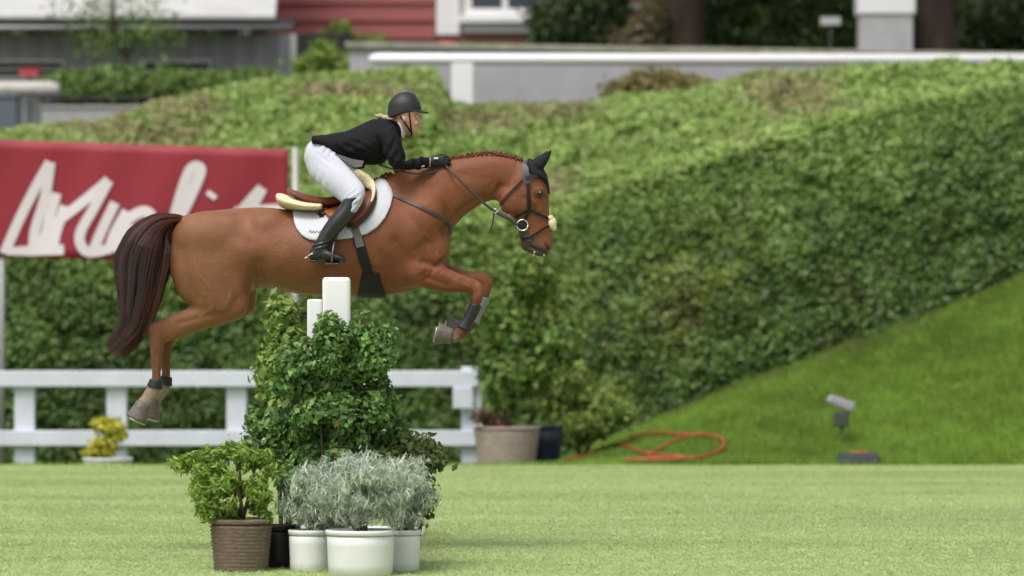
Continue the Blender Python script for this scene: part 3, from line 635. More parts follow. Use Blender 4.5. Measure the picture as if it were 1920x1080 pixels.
# spotlight on a stake and dark box
Y = 45.9; sp = empty('spotlight', (P(1577, 0, Y).x, Y, gz(1577, Y)), 'grey floodlight head on a short green stake on the bank', 'spotlight')
c = P(1576, 755, Y); rot = Matrix.Rotation(math.radians(22), 3, 'Y')
m = MB(); q = []
for (hx, hy, hz) in [(-.14, -.08, -.045), (.14, -.08, -.05), (.14, .10, -.05), (-.14, .10, -.045), (-.12, -.07, .04), (.135, -.07, .05), (.135, .09, .05), (-.12, .09, .04)]: q.append(c + rot @ Vector((hx, hy, hz)))
m.add(q, [(3, 2, 1, 0), (4, 5, 6, 7), (0, 1, 5, 4), (1, 2, 6, 5), (2, 3, 7, 6), (3, 0, 4, 7)]); m.build('lamp_head', mat('grey_housing', (.25, .24, .27), .4, .5), sp, bevel=.02)
m = MB(); q = P(1578, 772, Y); m.box((q.x - .07, Y - .06, P(0, 800, Y).z), (q.x + .07, Y + .06, q.z)); m.build('bracket', mat('dark_green_metal', (.05, .06, .05), .5, .4), sp, bevel=.015)
m = MB(); m.tube([(q.x, Y, gz(1578, Y) - .1), (q.x, Y, P(0, 798, Y).z)], .018, 8); m.build('stake', mat('green_metal', (.06, .12, .04), .6, .3), sp, smooth=True)
Y = 45.12; c = P(1610, 873, Y); g0 = gz(1610, Y); tbx = empty('cable_box', (c.x, Y, g0), 'flat dark cable box with an orange strip on the bank', 'box')
m = MB(); m.add([(c.x - .22, Y - .15, g0 - .02), (c.x + .22, Y - .15, g0 - .02), (c.x + .22, Y + .15, g0 - .02), (c.x - .22, Y + .15, g0 - .02), (c.x - .17, Y - .11, g0 + .1), (c.x + .17, Y - .11, g0 + .1), (c.x + .17, Y + .11, g0 + .1), (c.x - .17, Y + .11, g0 + .1)], [(3, 2, 1, 0), (4, 5, 6, 7), (0, 1, 5, 4), (1, 2, 6, 5), (2, 3, 7, 6), (3, 0, 4, 7)]); m.build('case', mat('dark_plastic', (.02, .022, .035), .5, .4), tbx, bevel=.015)
m = MB(); m.box((c.x - .08, Y - .06, g0 + .102), (c.x + .08, Y + .05, g0 + .112)); m.build('strip', mat('orange_plastic', (.6, .12, .03), .5, .4), tbx, bevel=.005)

# ------------------------------------------------------------------ jump: stands, cups and poles
def stand(name, label, X, Y, top):
    o = empty(name, (X, Y, 0), label, 'jump stand', 'stands of the jump')
    MB().box((X - .082, Y - .05, .06), (X + .082, Y + .05, top)).build('post', white, o, bevel=.018)
    MB().box((X - .45, Y - .06, 0), (X + .45, Y + .06, .058)).build('foot', white, o, bevel=.01)
    MB().box((X - .172, Y - .040, .06), (X - .0845, Y + .040, top - .13)).build('side_post', white, o, bevel=.01)
    return o
XJ = P(631, 0, 28.35).x
stand('jump_stand', 'white jump stand rising out of the potted shrubs', XJ, 28.35, P(0, 520, 28.35).z)
stand('jump_stand', 'far white jump stand at the other end of the poles', XJ, 32.1, 1.34)
pr = mat('pole_red', (.5, .04, .035), .4, .4)
for zz, k in ((1.22, 'topmost'), (.90, 'middle'), (.55, 'lowest')):
    o = empty('jump_pole', (XJ + .13, 30.2, zz), '%s red and white striped pole of the jump' % k, 'jump pole', 'poles of the jump')
    for i in range(7):
        ya = 28.42 + i * .514; MB().tube([(XJ + .135, ya, zz), (XJ + .135, ya + .514, zz)], .05, 14).build('band', pr if i % 2 else white, o, smooth=True)
    
# ------------------------------------------------------------------ potted plants before the jump
Y = 27.9
def plantpx(px, py, Yq=None): return P(px, py, Yq or Y)
tubs = [(581, 27.95, .125, 'white tub with the smallest tuft, beside the black pot'), (676, 27.55, .20, 'wide white tub in the middle of the white tubs'), (752, 27.95, .115, 'white tub at the outer end of the white tubs')]
for px, Yq, r, lab in tubs:
    c = P(px, 1070, Yq); zt_ = P(px, 993, Yq).z; pot('plant_tub', lab, c.x, Yq, 0.0, r * .92, r * .97, zt_, wp, group='white plant tubs before the jump')
sil = [(0.456, 0.531, 0.408), (0.539, 0.611, 0.497), (0.353, 0.443, 0.318), (0.607, 0.643, 0.556)]
def tuft(name, label, blobs, n, base, L=.07, cols=sil, aspect=.13, up=(0, 0, 1.0)):
    return shrub(name, label, clumps(blobs, 45, .03, .09, 1.0) + [(q, (a * .7, b_ * .7, c_ * .7)) for q, (a, b_, c_) in blobs], int(n * 1.25), L, cols, base=base, aspect=aspect, jit=.9, droop=0, stems=6, upright=up, cat='plant', inner=.15)
for (px, Yq, r, lab), bl, n in zip(tubs, ([(580, 945, .17, .15), (600, 905, .15, .12), (550, 955, .09, .09), (620, 940, .12, .14)], [(670, 940, .26, .16), (640, 905, .17, .11), (720, 905, .20, .13), (680, 890, .18, .08), (700, 950, .2, .12)], [(755, 940, .14, .16), (768, 895, .11, .11), (740, 895, .14, .11), (782, 930, .06, .12)]), (5500, 9000, 5500)):
    tuft('grey_shrub', {581: 'silvery shrub beside the basket plant in a white tub', 676: 'broad silvery shrub in the wide white tub', 752: 'silvery shrub in the outer white tub'}[px], [(P(a, b_, Yq), (rx, min(rx, .17), rz)) for a, b_, rx, rz in bl], n, (P(px, 0, Yq).x, Yq, P(0, 1000, Yq).z), L=.05)
c = P(523, 1058, 28.25); pot('plant_pot', 'black plastic pot between the wicker basket and white tubs', c.x, 28.25, 0, .10, .125, P(0, 984, 28.25).z, mat('black_pot', (.012, .013, .018), .45, .4))
c = P(452, 1058, 27.95); pot('basket_planter', 'brown wicker basket planter before the jump', c.x, 27.95, 0, .155, .18, P(0, 972, 27.95).z, bk, ridges=12)
FERN = [(P(430, 895, 27.95), (.20, .18, .15)), (P(385, 862, 28), (.15, .14, .07)), (P(450, 855, 28), (.13, .14, .10)), (P(455, 935, 27.9), (.14, .15, .12)), (P(365, 850, 27.9), (.09, .1, .04)), (P(405, 905, 27.8), (.15, .13, .06)), (P(410, 945, 27.8), (.12, .12, .06)), (P(480, 890, 27.9), (.09, .1, .12)), (P(400, 958, 27.8), (.10, .1, .05)), (P(490, 955, 27.85), (.09, .1, .07)), (P(345, 862, 27.9), (.05, .06, .03))]
shrub('fern_shrub', 'feathery bright green plant in the brown wicker basket', clumps(FERN, 60, .02, .065, 1.05), 6800, .047, [(0.221, 0.338, 0.054), (0.286, 0.413, 0.072), (0.156, 0.263, 0.048)], base=(c.x, 27.95, P(0, 975, 28).z), aspect=.26, droop=.2, stems=8, inner=.2)
# tall mixed laurel shrub
tall = [(P(668, 635, 28.1), (.20, .18, .12)), (P(632, 612, 28.05), (.10, .1, .05)), (P(612, 675, 28.1), (.23, .2, .16)), (P(700, 665, 28.15), (.12, .16, .14)), (P(640, 750, 28.15), (.32, .24, .24)), (P(590, 790, 28.2), (.27, .22, .2)), (P(690, 760, 28.2), (.12, .2, .22)), (P(600, 860, 28.2), (.38, .24, .2)), (P(525, 840, 28.25), (.16, .18, .16)), (P(700, 850, 28.3), (.22, .2, .15)), (P(500, 790, 28.3), (.08, .1, .10)), (P(556, 700, 28.25), (.12, .16, .2))]
tall_c = clumps(tall, 110, .035, .10) + [(q, (a * .62, b_ * .62, c_ * .62)) for q, (a, b_, c_) in tall]
shrub('tall_shrub', 'tall bushy dark green leafy shrub hiding the jump stand', tall_c, 26000, .042, [(0.124, 0.240, 0.068), (0.165, 0.296, 0.083), (0.091, 0.184, 0.057), (0.247, 0.368, 0.098), (0.396, 0.208, 0.083)], [.37, .295, .2, .125, .01], base=(P(600, 0, 28.2).x, 28.25, 0), stems=9, aspect=.6)
shrub('light_shrub', 'light green slender shrub behind the tall dark shrub', [(P(530, 590, 28.6), (.11, .15, .12)), (P(540, 660, 28.6), (.14, .15, .2)), (P(510, 700, 28.6), (.12, .12, .2)), (P(545, 780, 28.6), (.14, .15, .3))], 2800, .055, [(0.195, 0.300, 0.060), (0.247, 0.350, 0.078), (0.143, 0.237, 0.054), (0.416, 0.175, 0.084)], [.42, .31, .255, .015], base=(P(535, 0, 28.6).x, 28.7, 0), stems=5)
shrub('low_shrub', 'low brownish green shrub beside the tall shrub', [(P(765, 845, 28.4), (.20, .2, .12)), (P(800, 860, 28.4), (.12, .15, .08)), (P(740, 870, 28.4), (.2, .2, .14)), (P(770, 930, 28.5), (.15, .15, .2))], 3500, .05, [(.12, .185, .055), (.15, .21, .07), (.14, .13, .06)], base=(P(765, 0, 28.5).x, 28.5, 0), stems=6)

# ================================================================== HORSE
horse = empty('horse', H(600, 1035), 'chestnut horse in mid-air jumping with folded forelegs and plaited mane', 'horse')
mb = MB()
TORSO = [(322, 428, 326, 490, .07, 0), (334, 408, 336, 520, .15, 0), (362, 399, 366, 545, .225, 0), (400, 394, 405, 556, .262, 0), (440, 390, 445, 552, .275, 0), (480, 388, 486, 541, .275, 0), (520, 390, 524, 545, .28, 0), (560, 395, 562, 552, .295, 0), (600, 397, 602, 557, .31, 0), (640, 388, 642, 558, .31, 0),
         (676, 366, 680, 557, .295, 0), (705, 345, 715, 555, .27, 0), (732, 336, 748, 552, .25, 0), (760, 338, 778, 546, .235, 0), (785, 350, 806, 530, .215, 0), (808, 375, 828, 512, .18, 0), (828, 405, 840, 492, .12, 0), (838, 430, 844, 470, .06, 0)]
loft(mb, TORSO, 28)
loft(mb, [(690, 350, 840, 500, .17, 0), (716, 333, 846, 462, .17, 0), (762, 316, 850, 432, .145, 0), (815, 302, 868, 410, .115, 0), (862, 294, 892, 392, .095, 0), (908, 288, 915, 379, .082, 0), (948, 292, 936, 376, .074, 0), (985, 302, 958, 385, .06, 0)], 24)
HEAD = [(986, 299, 940, 350, .055, 0), (1004, 301, 934, 374, .078, 0), (1018, 318, 943, 392, .092, 0, 2.3), (1026, 342, 956, 404, .094, 0, 2.4), (1029, 368, 965, 413, .082, 0, 2.4), (1030, 392, 969, 424, .066, 0, 2.3), (1032, 415, 971, 437, .056, 0, 2.2), (1035, 436, 975, 451, .053, 0, 2.2), (1036, 452, 980, 463, .055, 0, 2.2), (1034, 466, 988, 472, .054, 0), (1027, 478, 1000, 477, .042, 0), (1020, 482, 1006, 480, .022, 0)]
loft(mb, HEAD, 24)
for s_ in (-1, 1):
    mb.ell(H(990, 462, s_ * .0), (.045, .035, .035))                       # lower lip and chin
    mb.ell(H(1024, 462, s_ * .038), (.028, .018, .036))                    # nostril rim
    mb.ell(H(1012, 362, s_ * .082), (.032, .016, .022))                    # eye socket bulge
    mb.ell(H(956, 378, s_ * .058), (.085, .036, .085))                     # cheek
    mb.ell(H(782, 425, s_ * .135), (.16, .105, .25), rot=Matrix.Rotation(math.radians(28), 3, 'Y'))   # shoulder
    mb.ell(H(815, 470, s_ * .13), (.10, .075, .115))                      # point of shoulder
    mb.ell(H(775, 505, s_ * .14), (.15, .085, .11))                        # triceps / elbow
    mb.ell(H(400, 445, s_ * .15), (.26, .135, .17))                        # croup muscle
    mb.ell(H(500, 424, s_ * .165), (.13, .095, .09))                       # point of hip
FORE = [(806, 462, 762, 520, .075, -.13), (824, 488, 784, 536, .072, -.13), (848, 508, 822, 547, .060, -.13), (876, 519, 858, 549, .049, -.128), (897, 526, 883, 551, .043, -.125), (909, 540, 884, 556, .042, -.125), (907, 557, 883, 563, .040, -.125), (901, 573, 884, 569, .030, -.125), (892, 592, 877, 584, .025, -.125), (883, 608, 868, 600, .026, -.125), (880, 622, 859, 611, .033, -.125), (872, 634, 855, 616, .032, -.125), (858, 641, 848, 620, .030, -.125), (848, 644, 842, 616, .036, -.125)]
def shifted(secs, dx, dy, t0=0): return [tuple([q[0] + dx * min(1, i / 4), q[1] + dy * min(1, i / 4), q[2] + dx * min(1, i / 4), q[3] + dy * min(1, i / 4)] + list(q[4:])) for i, q in enumerate(secs)]
FORE2 = shifted(FORE, 15, -14)
loft(mb, FORE, 18); loft(mb, FORE2, 18, mir=True)
HIND = [(478, 430, 326, 440, .12, -.145), (484, 480, 318, 476, .125, -.145), (477, 525, 322, 520, .12, -.145), (470, 560, 338, 556, .105, -.145), (461, 588, 360, 572, .085, -.145), (428, 606, 366, 570, .07, -.143), (390, 616, 352, 578, .058, -.14), (356, 627, 326, 589, .046, -.138), (328, 638, 300, 600, .040, -.136), (313, 643, 284, 606, .040, -.135), (310, 655, 281, 630, .038, -.135), (307, 670, 284, 660, .030, -.135), (305, 692, 287, 688, .026, -.135), (305, 712, 287, 710, .027, -.135), (305, 729, 281, 723, .034, -.135), (299, 743, 275, 729, .033, -.135), (288, 758, 268, 742, .031, -.135), (284, 766, 260, 748, .038, -.135)]
HIND2 = shifted(HIND, 12, -4)
loft(mb, HIND, 20); loft(mb, HIND2, 20, mir=True)
hme = fuse(mb, .0095, 3, .5)
co, no = mesh_np(hme); X, Z = px_of(co)
ed = np.empty(len(hme.edges) * 2, np.int32); hme.edges.foreach_get('vertices', ed); ed = ed.reshape(-1, 2); deg = np.bincount(ed.ravel(), minlength=len(co)).astype(float)[:, None]
trunk = np.clip(sstep(960, 900, X) * np.where(X > 790, sstep(505, 480, Z + (X - 800) * .0), 1) * np.where(X < 500, sstep(590, 545, Z), 1), 0, 1)
wsm = (.06 + .5 * trunk)[:, None]
for _ in range(42):
    acc_ = np.zeros_like(co)
    for ax_ in range(3): acc_[:, ax_] = np.bincount(ed[:, 0], co[ed[:, 1], ax_], len(co)) + np.bincount(ed[:, 1], co[ed[:, 0], ax_], len(co))
    co = co + (acc_ / deg - co) * wsm
set_np(hme, co); co, no = mesh_np(hme); X, Z = px_of(co); side = np.abs(co[:, 1] - YH)
def groove(pl, wd, depth, mind=.03):
    d = seg_dist(X, Z, pl); g = depth * np.exp(-(d / wd) ** 2) * sstep(mind, mind + .03, side)
    return g
g = groove([(905, 372), (870, 392), (845, 415), (828, 430)], 7, .016, .04)          # jugular groove
g += groove([(715, 352), (745, 385), (790, 430), (826, 470)], 10, .007, .1) + groove([(745, 455), (768, 490), (765, 530)], 12, .016, .12)
g += groove([(838, 486), (815, 500), (795, 492)], 6, .014, .08) + groove([(800, 520), (840, 535)], 5, .008, .08)
g += groove([(490, 500), (484, 530), (476, 545)], 14, .02, .14) + groove([(345, 470), (355, 520), (372, 560)], 10, .010, .15)
g += groove([(470, 420), (482, 470), (486, 510)], 14, .012, .15)
g += groove([(1010, 385), (990, 410)], 5, .006, .03) + groove([(938, 350), (930, 366), (934, 385)], 6, .016, .03) + groove([(985, 372), (1000, 392), (1018, 405)], 6, .005, .03)
g += groove([(994, 463), (1006, 469), (1020, 474)], 2.4, .016, .0) + groove([(1028, 467), (1025, 458)], 3.2, .016, .02)
g -= groove([(998, 376), (1010, 392), (1016, 406)], 3.5, .007, .03) + groove([(1006, 355), (1014, 354), (1022, 358)], 2.5, .006, .05)
g += groove([(1021, 352), (1022, 380), (1024, 410)], 4, .004, .02) + groove([(1004, 372), (1014, 373)], 2.5, .005, .05) + groove([(975, 398), (955, 400), (940, 388)], 3, .003, .03)
g -= groove([(975, 330), (968, 350), (950, 362)], 5, .004, .05)
g += groove([(893, 578), (872, 606)], 2.6, .005, .01) + groove([(296, 660), (295, 715)], 2.6, .005, .01) - groove([(898, 536), (904, 552)], 5, .004, .02)
g -= groove([(287, 612), (285, 620)], 5, .008, .0) + groove([(303, 640), (304, 655)], 4, .005, .02)
g += groove([(425, 588), (390, 592), (340, 606)], 5, .006, .06) + groove([(448, 560), (440, 580), (425, 592)], 6, .006, .1) - groove([(466, 560), (458, 582)], 7, .006, .1)
g += groove([(560, 545), (610, 548), (650, 535), (676, 505)], 12, .007, .1) + groove([(730, 400), (775, 375), (810, 360)], 12, .006, .1) + groove([(860, 330), (905, 335), (945, 345)], 10, .004, .04)
g += groove([(812, 455), (822, 478)], 5, .006, .1) - groove([(800, 500), (830, 512), (862, 522)], 6, .005, .08) + groove([(780, 470), (800, 455)], 7, .005, .1)
g += groove([(415, 405), (440, 440), (470, 455)], 12, .006, .12) + groove([(500, 405), (520, 430), (530, 460)], 14, .006, .15)
g += groove([(890, 528), (897, 548)], 4, .004, .03) - groove([(850, 512), (885, 527)], 6, .004, .05) - groove([(700, 480), (780, 440)], 30, .006, .1)
g -= groove([(935, 300), (880, 308), (830, 322)], 12, .006, .03)
for pl_, w_, d_ in (([(846, 470), (836, 488), (818, 497)], 2.8, .008), ([(792, 528), (806, 520), (812, 508)], 2.8, .007), ([(786, 520), (800, 512)], 2.6, .006), ([(480, 512), (486, 528), (480, 538)], 3, .009), ([(492, 515), (497, 530), (492, 540)], 3, .006), ([(470, 505), (476, 522)], 3, .005),
                    ([(916, 350), (922, 364), (920, 376)], 2.8, .006), ([(908, 352), (912, 366), (908, 378)], 2.8, .005), ([(924, 345), (931, 358)], 2.8, .005), ([(855, 392), (862, 404), (860, 414)], 3, .005), ([(690, 500), (715, 505)], 2.8, .004), ([(716, 470), (724, 500), (722, 530)], 3, .006), ([(730, 480), (736, 510), (732, 538)], 3, .005),
                    ([(795, 440), (812, 452), (824, 470), (820, 490)], 2.6, -.0045), ([(812, 452), (806, 470), (812, 486)], 2.4, -.004), ([(830, 515), (855, 528), (880, 538)], 2.4, -.004), ([(380, 520), (400, 545), (405, 575), (380, 595)], 2.6, -.0045), ([(430, 515), (440, 545), (432, 570)], 2.6, -.004), ([(560, 520), (610, 528), (660, 518), (690, 505)], 2.6, -.004), ([(985, 380), (995, 395), (1006, 412), (1010, 430)], 2.3, -.003), ([(1000, 372), (1008, 384), (1014, 396)], 2.2, -.003)):
    g += groove(pl_, w_, d_, .02)
ribs = sum(np.exp(-((X - (540 + 22 * k) - (Z - 480) * .25) / 6) ** 2) for k in range(6)) * .0022 * sstep(.2, .26, side) * np.exp(-((Z - 480) / 45) ** 2)
co = co - no * g[:, None] + no * ribs[:, None]
co += no * (.004 * (fbm(co, 9, 91) - .5))[:, None]
set_np(hme, co)
# lower lip drawn a little away from the upper one
# coat colour: chestnut, darker points, grey-black muzzle, pale pasterns
base = np.array([.150, .045, .017]); gold = np.array([.20, .069, .028]); dk = np.array([.07, .022, .012]); muz = np.array([.045, .034, .032]); sock = np.array([.27, .20, .15])
t = fbm(co, 3.2, 95)[:, None]; cc = base * (1 - t) + gold * t
hq = (sstep(640, 420, X) * .65)[:, None]; cc = cc * (1 - hq) + np.array([.215, .096, .046]) * hq
cc *= (.86 + .28 * fbm(co * [1, 1, .5], 14, 96))[:, None] * (.84 + .32 * fbm(co, 5.5, 94))[:, None]
m_ = (sstep(436, 458, Z) * sstep(950, 970, X) * sstep(1034, 1000, X + (470 - Z) * .3))[:, None] * .75 + (sstep(455, 472, Z) * sstep(960, 975, X) * .75)[:, None]; m_ = np.clip(m_, 0, .92); cc = cc * (1 - m_) + muz * m_
e_ = np.exp(-((X - 1012) / 12) ** 2 - ((Z - 365) / 8) ** 2)[:, None] * .92; cc = cc * (1 - e_) + dk * .5 * e_
nek = np.exp(-(seg_dist(X, Z, [(840, 335), (900, 340), (960, 350)]) / 22) ** 2)[:, None] * .0; cc = cc * (1 - nek)
lf = (sstep(545, 575, Z) * sstep(800, 860, X))[:, None] * .55; cc = cc * (1 - lf) + dk * lf
lh = (sstep(600, 640, Z) * sstep(340, 300, X))[:, None] * .35; cc = cc * (1 - lh) + np.array([.11, .034, .017]) * lh
sk = (sstep(716, 728, Z) * sstep(400, 330, X))[:, None]; cc = cc * (1 - sk) + sock * sk
sk = (sstep(622, 634, Z) * sstep(866, 856, X) * sstep(700, 800, X))[:, None] * .7; cc = cc * (1 - sk) + sock * sk
set_col(hme, cc)
body = link_mesh('body', hme.copy(), mat('chestnut_coat', base, .50, .30, attr='col', nscale=300, namt=.25, bump=.4, bscale=260, stretch=(.22, 1, 1)), horse)
bvh = BVHTree.FromPolygons([Vector(c_) for c_ in co], [tuple(p.vertices) for p in hme.polygons])
def surf(px, py, off=.0, side_=-1, tree_=None):
    """point on the horse's flank straight behind a pixel of the horse plane, lifted by off"""
    q = H(px, py); o_ = Vector((q.x, YH + side_ * 3, q.z)); h, nn, i, d_ = (tree_ or bvh).ray_cast(o_, Vector((0, -side_, 0)))
    if h is None:
        h, nn, i, d_ = (tree_ or bvh).find_nearest(Vector((q.x, YH + side_ * .03, q.z)))
    return h + nn * off if nn.dot(Vector((0, side_, 0))) > -.2 else h - nn * off
def strap(mb, pl, w_, off=.006, side_=-1, sub=6, thick=.004):
    """flat strap draped along a pixel polyline on the horse"""
    pp, _ = crv([Vector((a, b, 0)) for a, b in pl], [0] * len(pl), sub); top = []; bot = []
    for i, q in enumerate(pp):
        t = (pp[min(i + 1, len(pp) - 1)] - pp[max(i - 1, 0)]).normalized(); nn = Vector((-t.y, t.x, 0)) * w_ / 2
        ra = surf(q.x + nn.x, q.y + nn.y, 0, side_); rb = surf(q.x - nn.x, q.y - nn.y, 0, side_); mid = surf(q.x, q.y, 0, side_)
        if abs(ra.y - mid.y) > .06: ra = Vector((H(q.x + nn.x, q.y + nn.y).x, mid.y, H(q.x + nn.x, q.y + nn.y).z))
        if abs(rb.y - mid.y) > .06: rb = Vector((H(q.x - nn.x, q.y - nn.y).x, mid.y, H(q.x - nn.x, q.y - nn.y).z))
        o1 = Vector((0, side_ * off, 0)); o2 = Vector((0, side_ * (off + thick), 0))
        top.append([ra + o1, ra + o2, rb + o2, rb + o1])
    mb.rings(top); return mb
# hooves
def hoof(secs, mir, dx, dy, tip):
    q = secs[-1]; a = H(q[0] + 0, q[1]); b = H(q[2], q[3]); c0 = (a + b) / 2; c0.y += -q[5] if mir else q[5]
    c1 = H(*tip); c1.y = c0.y; ax = (c1 - c0).normalized(); wv = Vector((0, 1, 0)); fw = ax.cross(wv).normalized()
    R = []
    for t, r in ((-.15, .036), (0, .044), (.25, .046), (.8, .058), (.97, .062), (1, .058)):
        c = c0.lerp(c1, t); R.append([c + fw * math.cos(u_) * r * 1.12 + wv * math.sin(u_) * r for u_ in [2 * math.pi * k / 18 for k in range(18)]])
    m = MB(); m.rings(R); o = m.build('hoof', mat('hoof_horn', (.13, .11, .095), .5, .35, nscale=30, namt=.4, stretch=(1, 1, 4)), horse, smooth=True)
    m = MB(); n_ = 16
    for s0 in (1,):
        R2 = []
        for k in range(n_ + 1):
            u_ = -2.3 + 4.6 * k / n_; pos = c1 + ax * .004 + fw * math.cos(u_) * .052 * 1.12 + wv * math.sin(u_) * .052; R2.append(pos)
        m.tube(R2, .007, 6)
    m.build('horseshoe', mat('steel', (.45, .45, .46), .35, .5, .9), o, smooth=True)
hoof(FORE, False, 0, 0, (819, 624)); hoof(FORE2, True, 0, 0, (836, 612))
hoof(HIND, False, 0, 0, (258, 786)); hoof(HIND2, True, 0, 0, (276, 785))
# boots on the legs
def legboot(secs, i0, i1, infl, mir, mt, nm='tendon_boot', lab=None, straps=3):
    m = MB(); loft(m, secs[i0:i1], 16, 5, infl, mir); o = m.build(nm, mt, horse, smooth=True, label=lab)
    return o
bt = mat('black_boot', (.016, .017, .019), .5, .4, nscale=20, namt=.2)
legboot(FORE, 7, 11, .011, False, bt, lab='black tendon boot on the folded foreleg'); legboot(FORE2, 7, 11, .011, True, mat('grey_boot_lining', (.2, .2, .21), .6, .3), lab='grey lined tendon boot')
legboot(HIND, 13, 15, .010, False, bt, 'fetlock_boot', lab='dark fetlock boot on the hind leg'); legboot(HIND2, 13, 15, .010, True, bt, 'fetlock_boot')
# eyes
for s_ in (-1, 1):
    c = surf(1013, 363, 0, s_); m = MB(); m.ell(c + Vector((0, -s_ * .010, 0)), (.023, .016, .016)); m.build('eye', mat('eye_dark', (.012, .007, .005), .06, .6), horse, smooth=True)
for s_ in (-1, 1):
    c = surf(1026, 462, 0, s_); m = MB(); m.ell(c + Vector((0, -s_ * .003, 0)), (.012, .009, .020), 12, 8, rot=Matrix.Rotation(math.radians(-20), 3, 'Y')); m.build('nostril', mat('nostril_dark', (.012, .009, .009), .6, .3), horse, smooth=True)
m = MB(); 
for (a, b_, dy_, rr) in ((1002, 473, -.040, .008), (1001.5, 479, -.037, .005), (1020, 479, -.032, .0065), (1008, 480, 0, .010)): m.ell(H(a, b_, dy_), (rr * .8, rr, rr * 1.3), 8, 6)
tag(m.build('mouth_foam', mat('foam_white', (.42, .42, .41), .5, .4), horse, smooth=True), kind='stuff')
# tail: core and hair strands
tm = mat('tail_hair', (.035, .013, .010), .5, .35, attr='col')
m = MB(); vs = []; fs = []; cols_ = []
TL = [(342, 412), (324, 414), (302, 424), (284, 450), (271, 492), (266, 542), (258, 592), (243, 628), (222, 652)]; WD = [7, 13, 24, 38, 43, 34, 25, 19, 15]
LOCKS = [(random.uniform(-1, 1), random.gauss(0, .05), random.gauss(0, .22), random.uniform(0, 6), random.uniform(.7, 1.05), random.uniform(.75, 1.3), random.uniform(3, 8)) for _ in range(190)]
tp, tw = crv([Vector((a, b, 0)) for a, b in TL], WD, 6); NT = len(tp)
for k in range(5200):
    lk = LOCKS[k % 190]; u0 = max(-1, min(1, lk[0] + random.gauss(0, .07))); y0 = lk[1] + random.gauss(0, .016); wob = lk[2] + random.gauss(0, .05 if k % 11 else .3); ph_ = lk[3] + random.gauss(0, .2); ln = min(1, lk[4] * random.uniform(.8, 1.05)); tone = lk[5] * random.uniform(.75, 1.25); st = 0; en = int((NT - 1) * ln)
    if en - st < 6: continue
    prev = len(vs)
    for i in range(st, en + 1, 2):
        q = tp[i]; t = (tp[min(i + 1, NT - 1)] - tp[max(i - 1, 0)]).normalized(); nn = Vector((-t.y, t.x, 0)); f_ = i / (NT - 1)
        uu = u0 * (1 - .0 * f_) + wob * f_ + .16 * math.sin(f_ * lk[6] + ph_) * f_; c = q + nn * (uu * tw[i])
        if f_ > .85: c += Vector((-18 * (f_ - .85) / .15 * (k % 5) / 4, 10 * (f_ - .85) / .15 * ((k % 7) / 6), 0))
        pos = H(c.x, c.y, y0 * (.55 + .9 * min(1, f_ * 2.5)) * math.sqrt(max(0, 1 - u0 * u0 * .8)) * 1.6); wv = .0019 * (1 - .75 * max(0, (i - st) / (en - st) - .3)); tt = H(c.x + nn.x, c.y + nn.y) - H(c.x, c.y); tt.normalize()
        vs += [pos + tt * wv, pos - tt * wv]
        w_ = min(1, f_ * 2.2); rd = np.array([.13, .040, .024]) * (1 - w_) + np.array([.040, .021, .021]) * w_
        if u0 < -.25: rd = rd * .5 + np.array([.12, .034, .022]) * .5      # redder hair towards the hindquarters
        cc_ = rd * tone; cols_ += [cc_, cc_]
    for j in range(prev, len(vs) - 2, 2): fs.append((j, j + 1, j + 3, j + 2))
me = bpy.data.meshes.new('tail'); me.from_pydata([tuple(v) for v in vs], [], fs); me.update(); set_col(me, np.array(cols_))
tail = link_mesh('tail', me, tm, horse); tail['label'] = 'long dark reddish brown tail'
m = MB(); loft(m, [(344, 404, 346, 422, 0.0117, 0), (322, 405, 328, 422, 0.0117, 0), (300, 412, 312, 430, 0.0117, 0), (276, 444, 300, 454, 0.0126, 0), (260, 490, 288, 494, 0.0135, 0), (254, 540, 280, 542, 0.0126, 0), (252, 575, 268, 577, 0.0090, 0), (248, 600, 256, 603, 0.0045, 0)], 14)
m.build('dock', mat('dock_hair', (.06, .022, .016), .55, .3, nscale=60, namt=.4, stretch=(1, 1, .2)), tail, smooth=True)
m = MB(); m.ell(H(322, 440, -.055), (.018, .02, .05), rot=Matrix.Rotation(math.radians(12), 3, 'Y')); m.build('tail_underside', mat('pink_skin', (.33, .22, .21), .6, .3), tail, smooth=True)
# plaited mane
cr = [(700, 338), (740, 322), (790, 309), (846, 296), (880, 290), (912, 285), (945, 289), (978, 298)]
pp, _ = crv([Vector((a, b, 0)) for a, b in cr], [0] * len(cr), 12); acc = 0; last = pp[0]; kn = None; tm2 = mat('plait_hair', (.11, .032, .017), .55, .3, nscale=90, namt=.4)
for q in pp:
    if (q - last).length >= 9.5 + 2.5 * math.sin(q.x * .7):
        t = (q - last).normalized(); last = q; m = MB(); 
        for (ox, oy, rr) in ((0, .6, .0115), (-3, 2.5, .010), (2.5, 3, .0095), (0, 6, .0085)):
            m.ell(H(q.x + ox + random.uniform(-.6, .6), q.y + oy - 1 + random.uniform(-1.2, 1.2), -.012 - oy * .002), (rr, rr * 1.1, rr), 8, 6)
        m.build('mane_plait', tm2, horse, smooth=True)
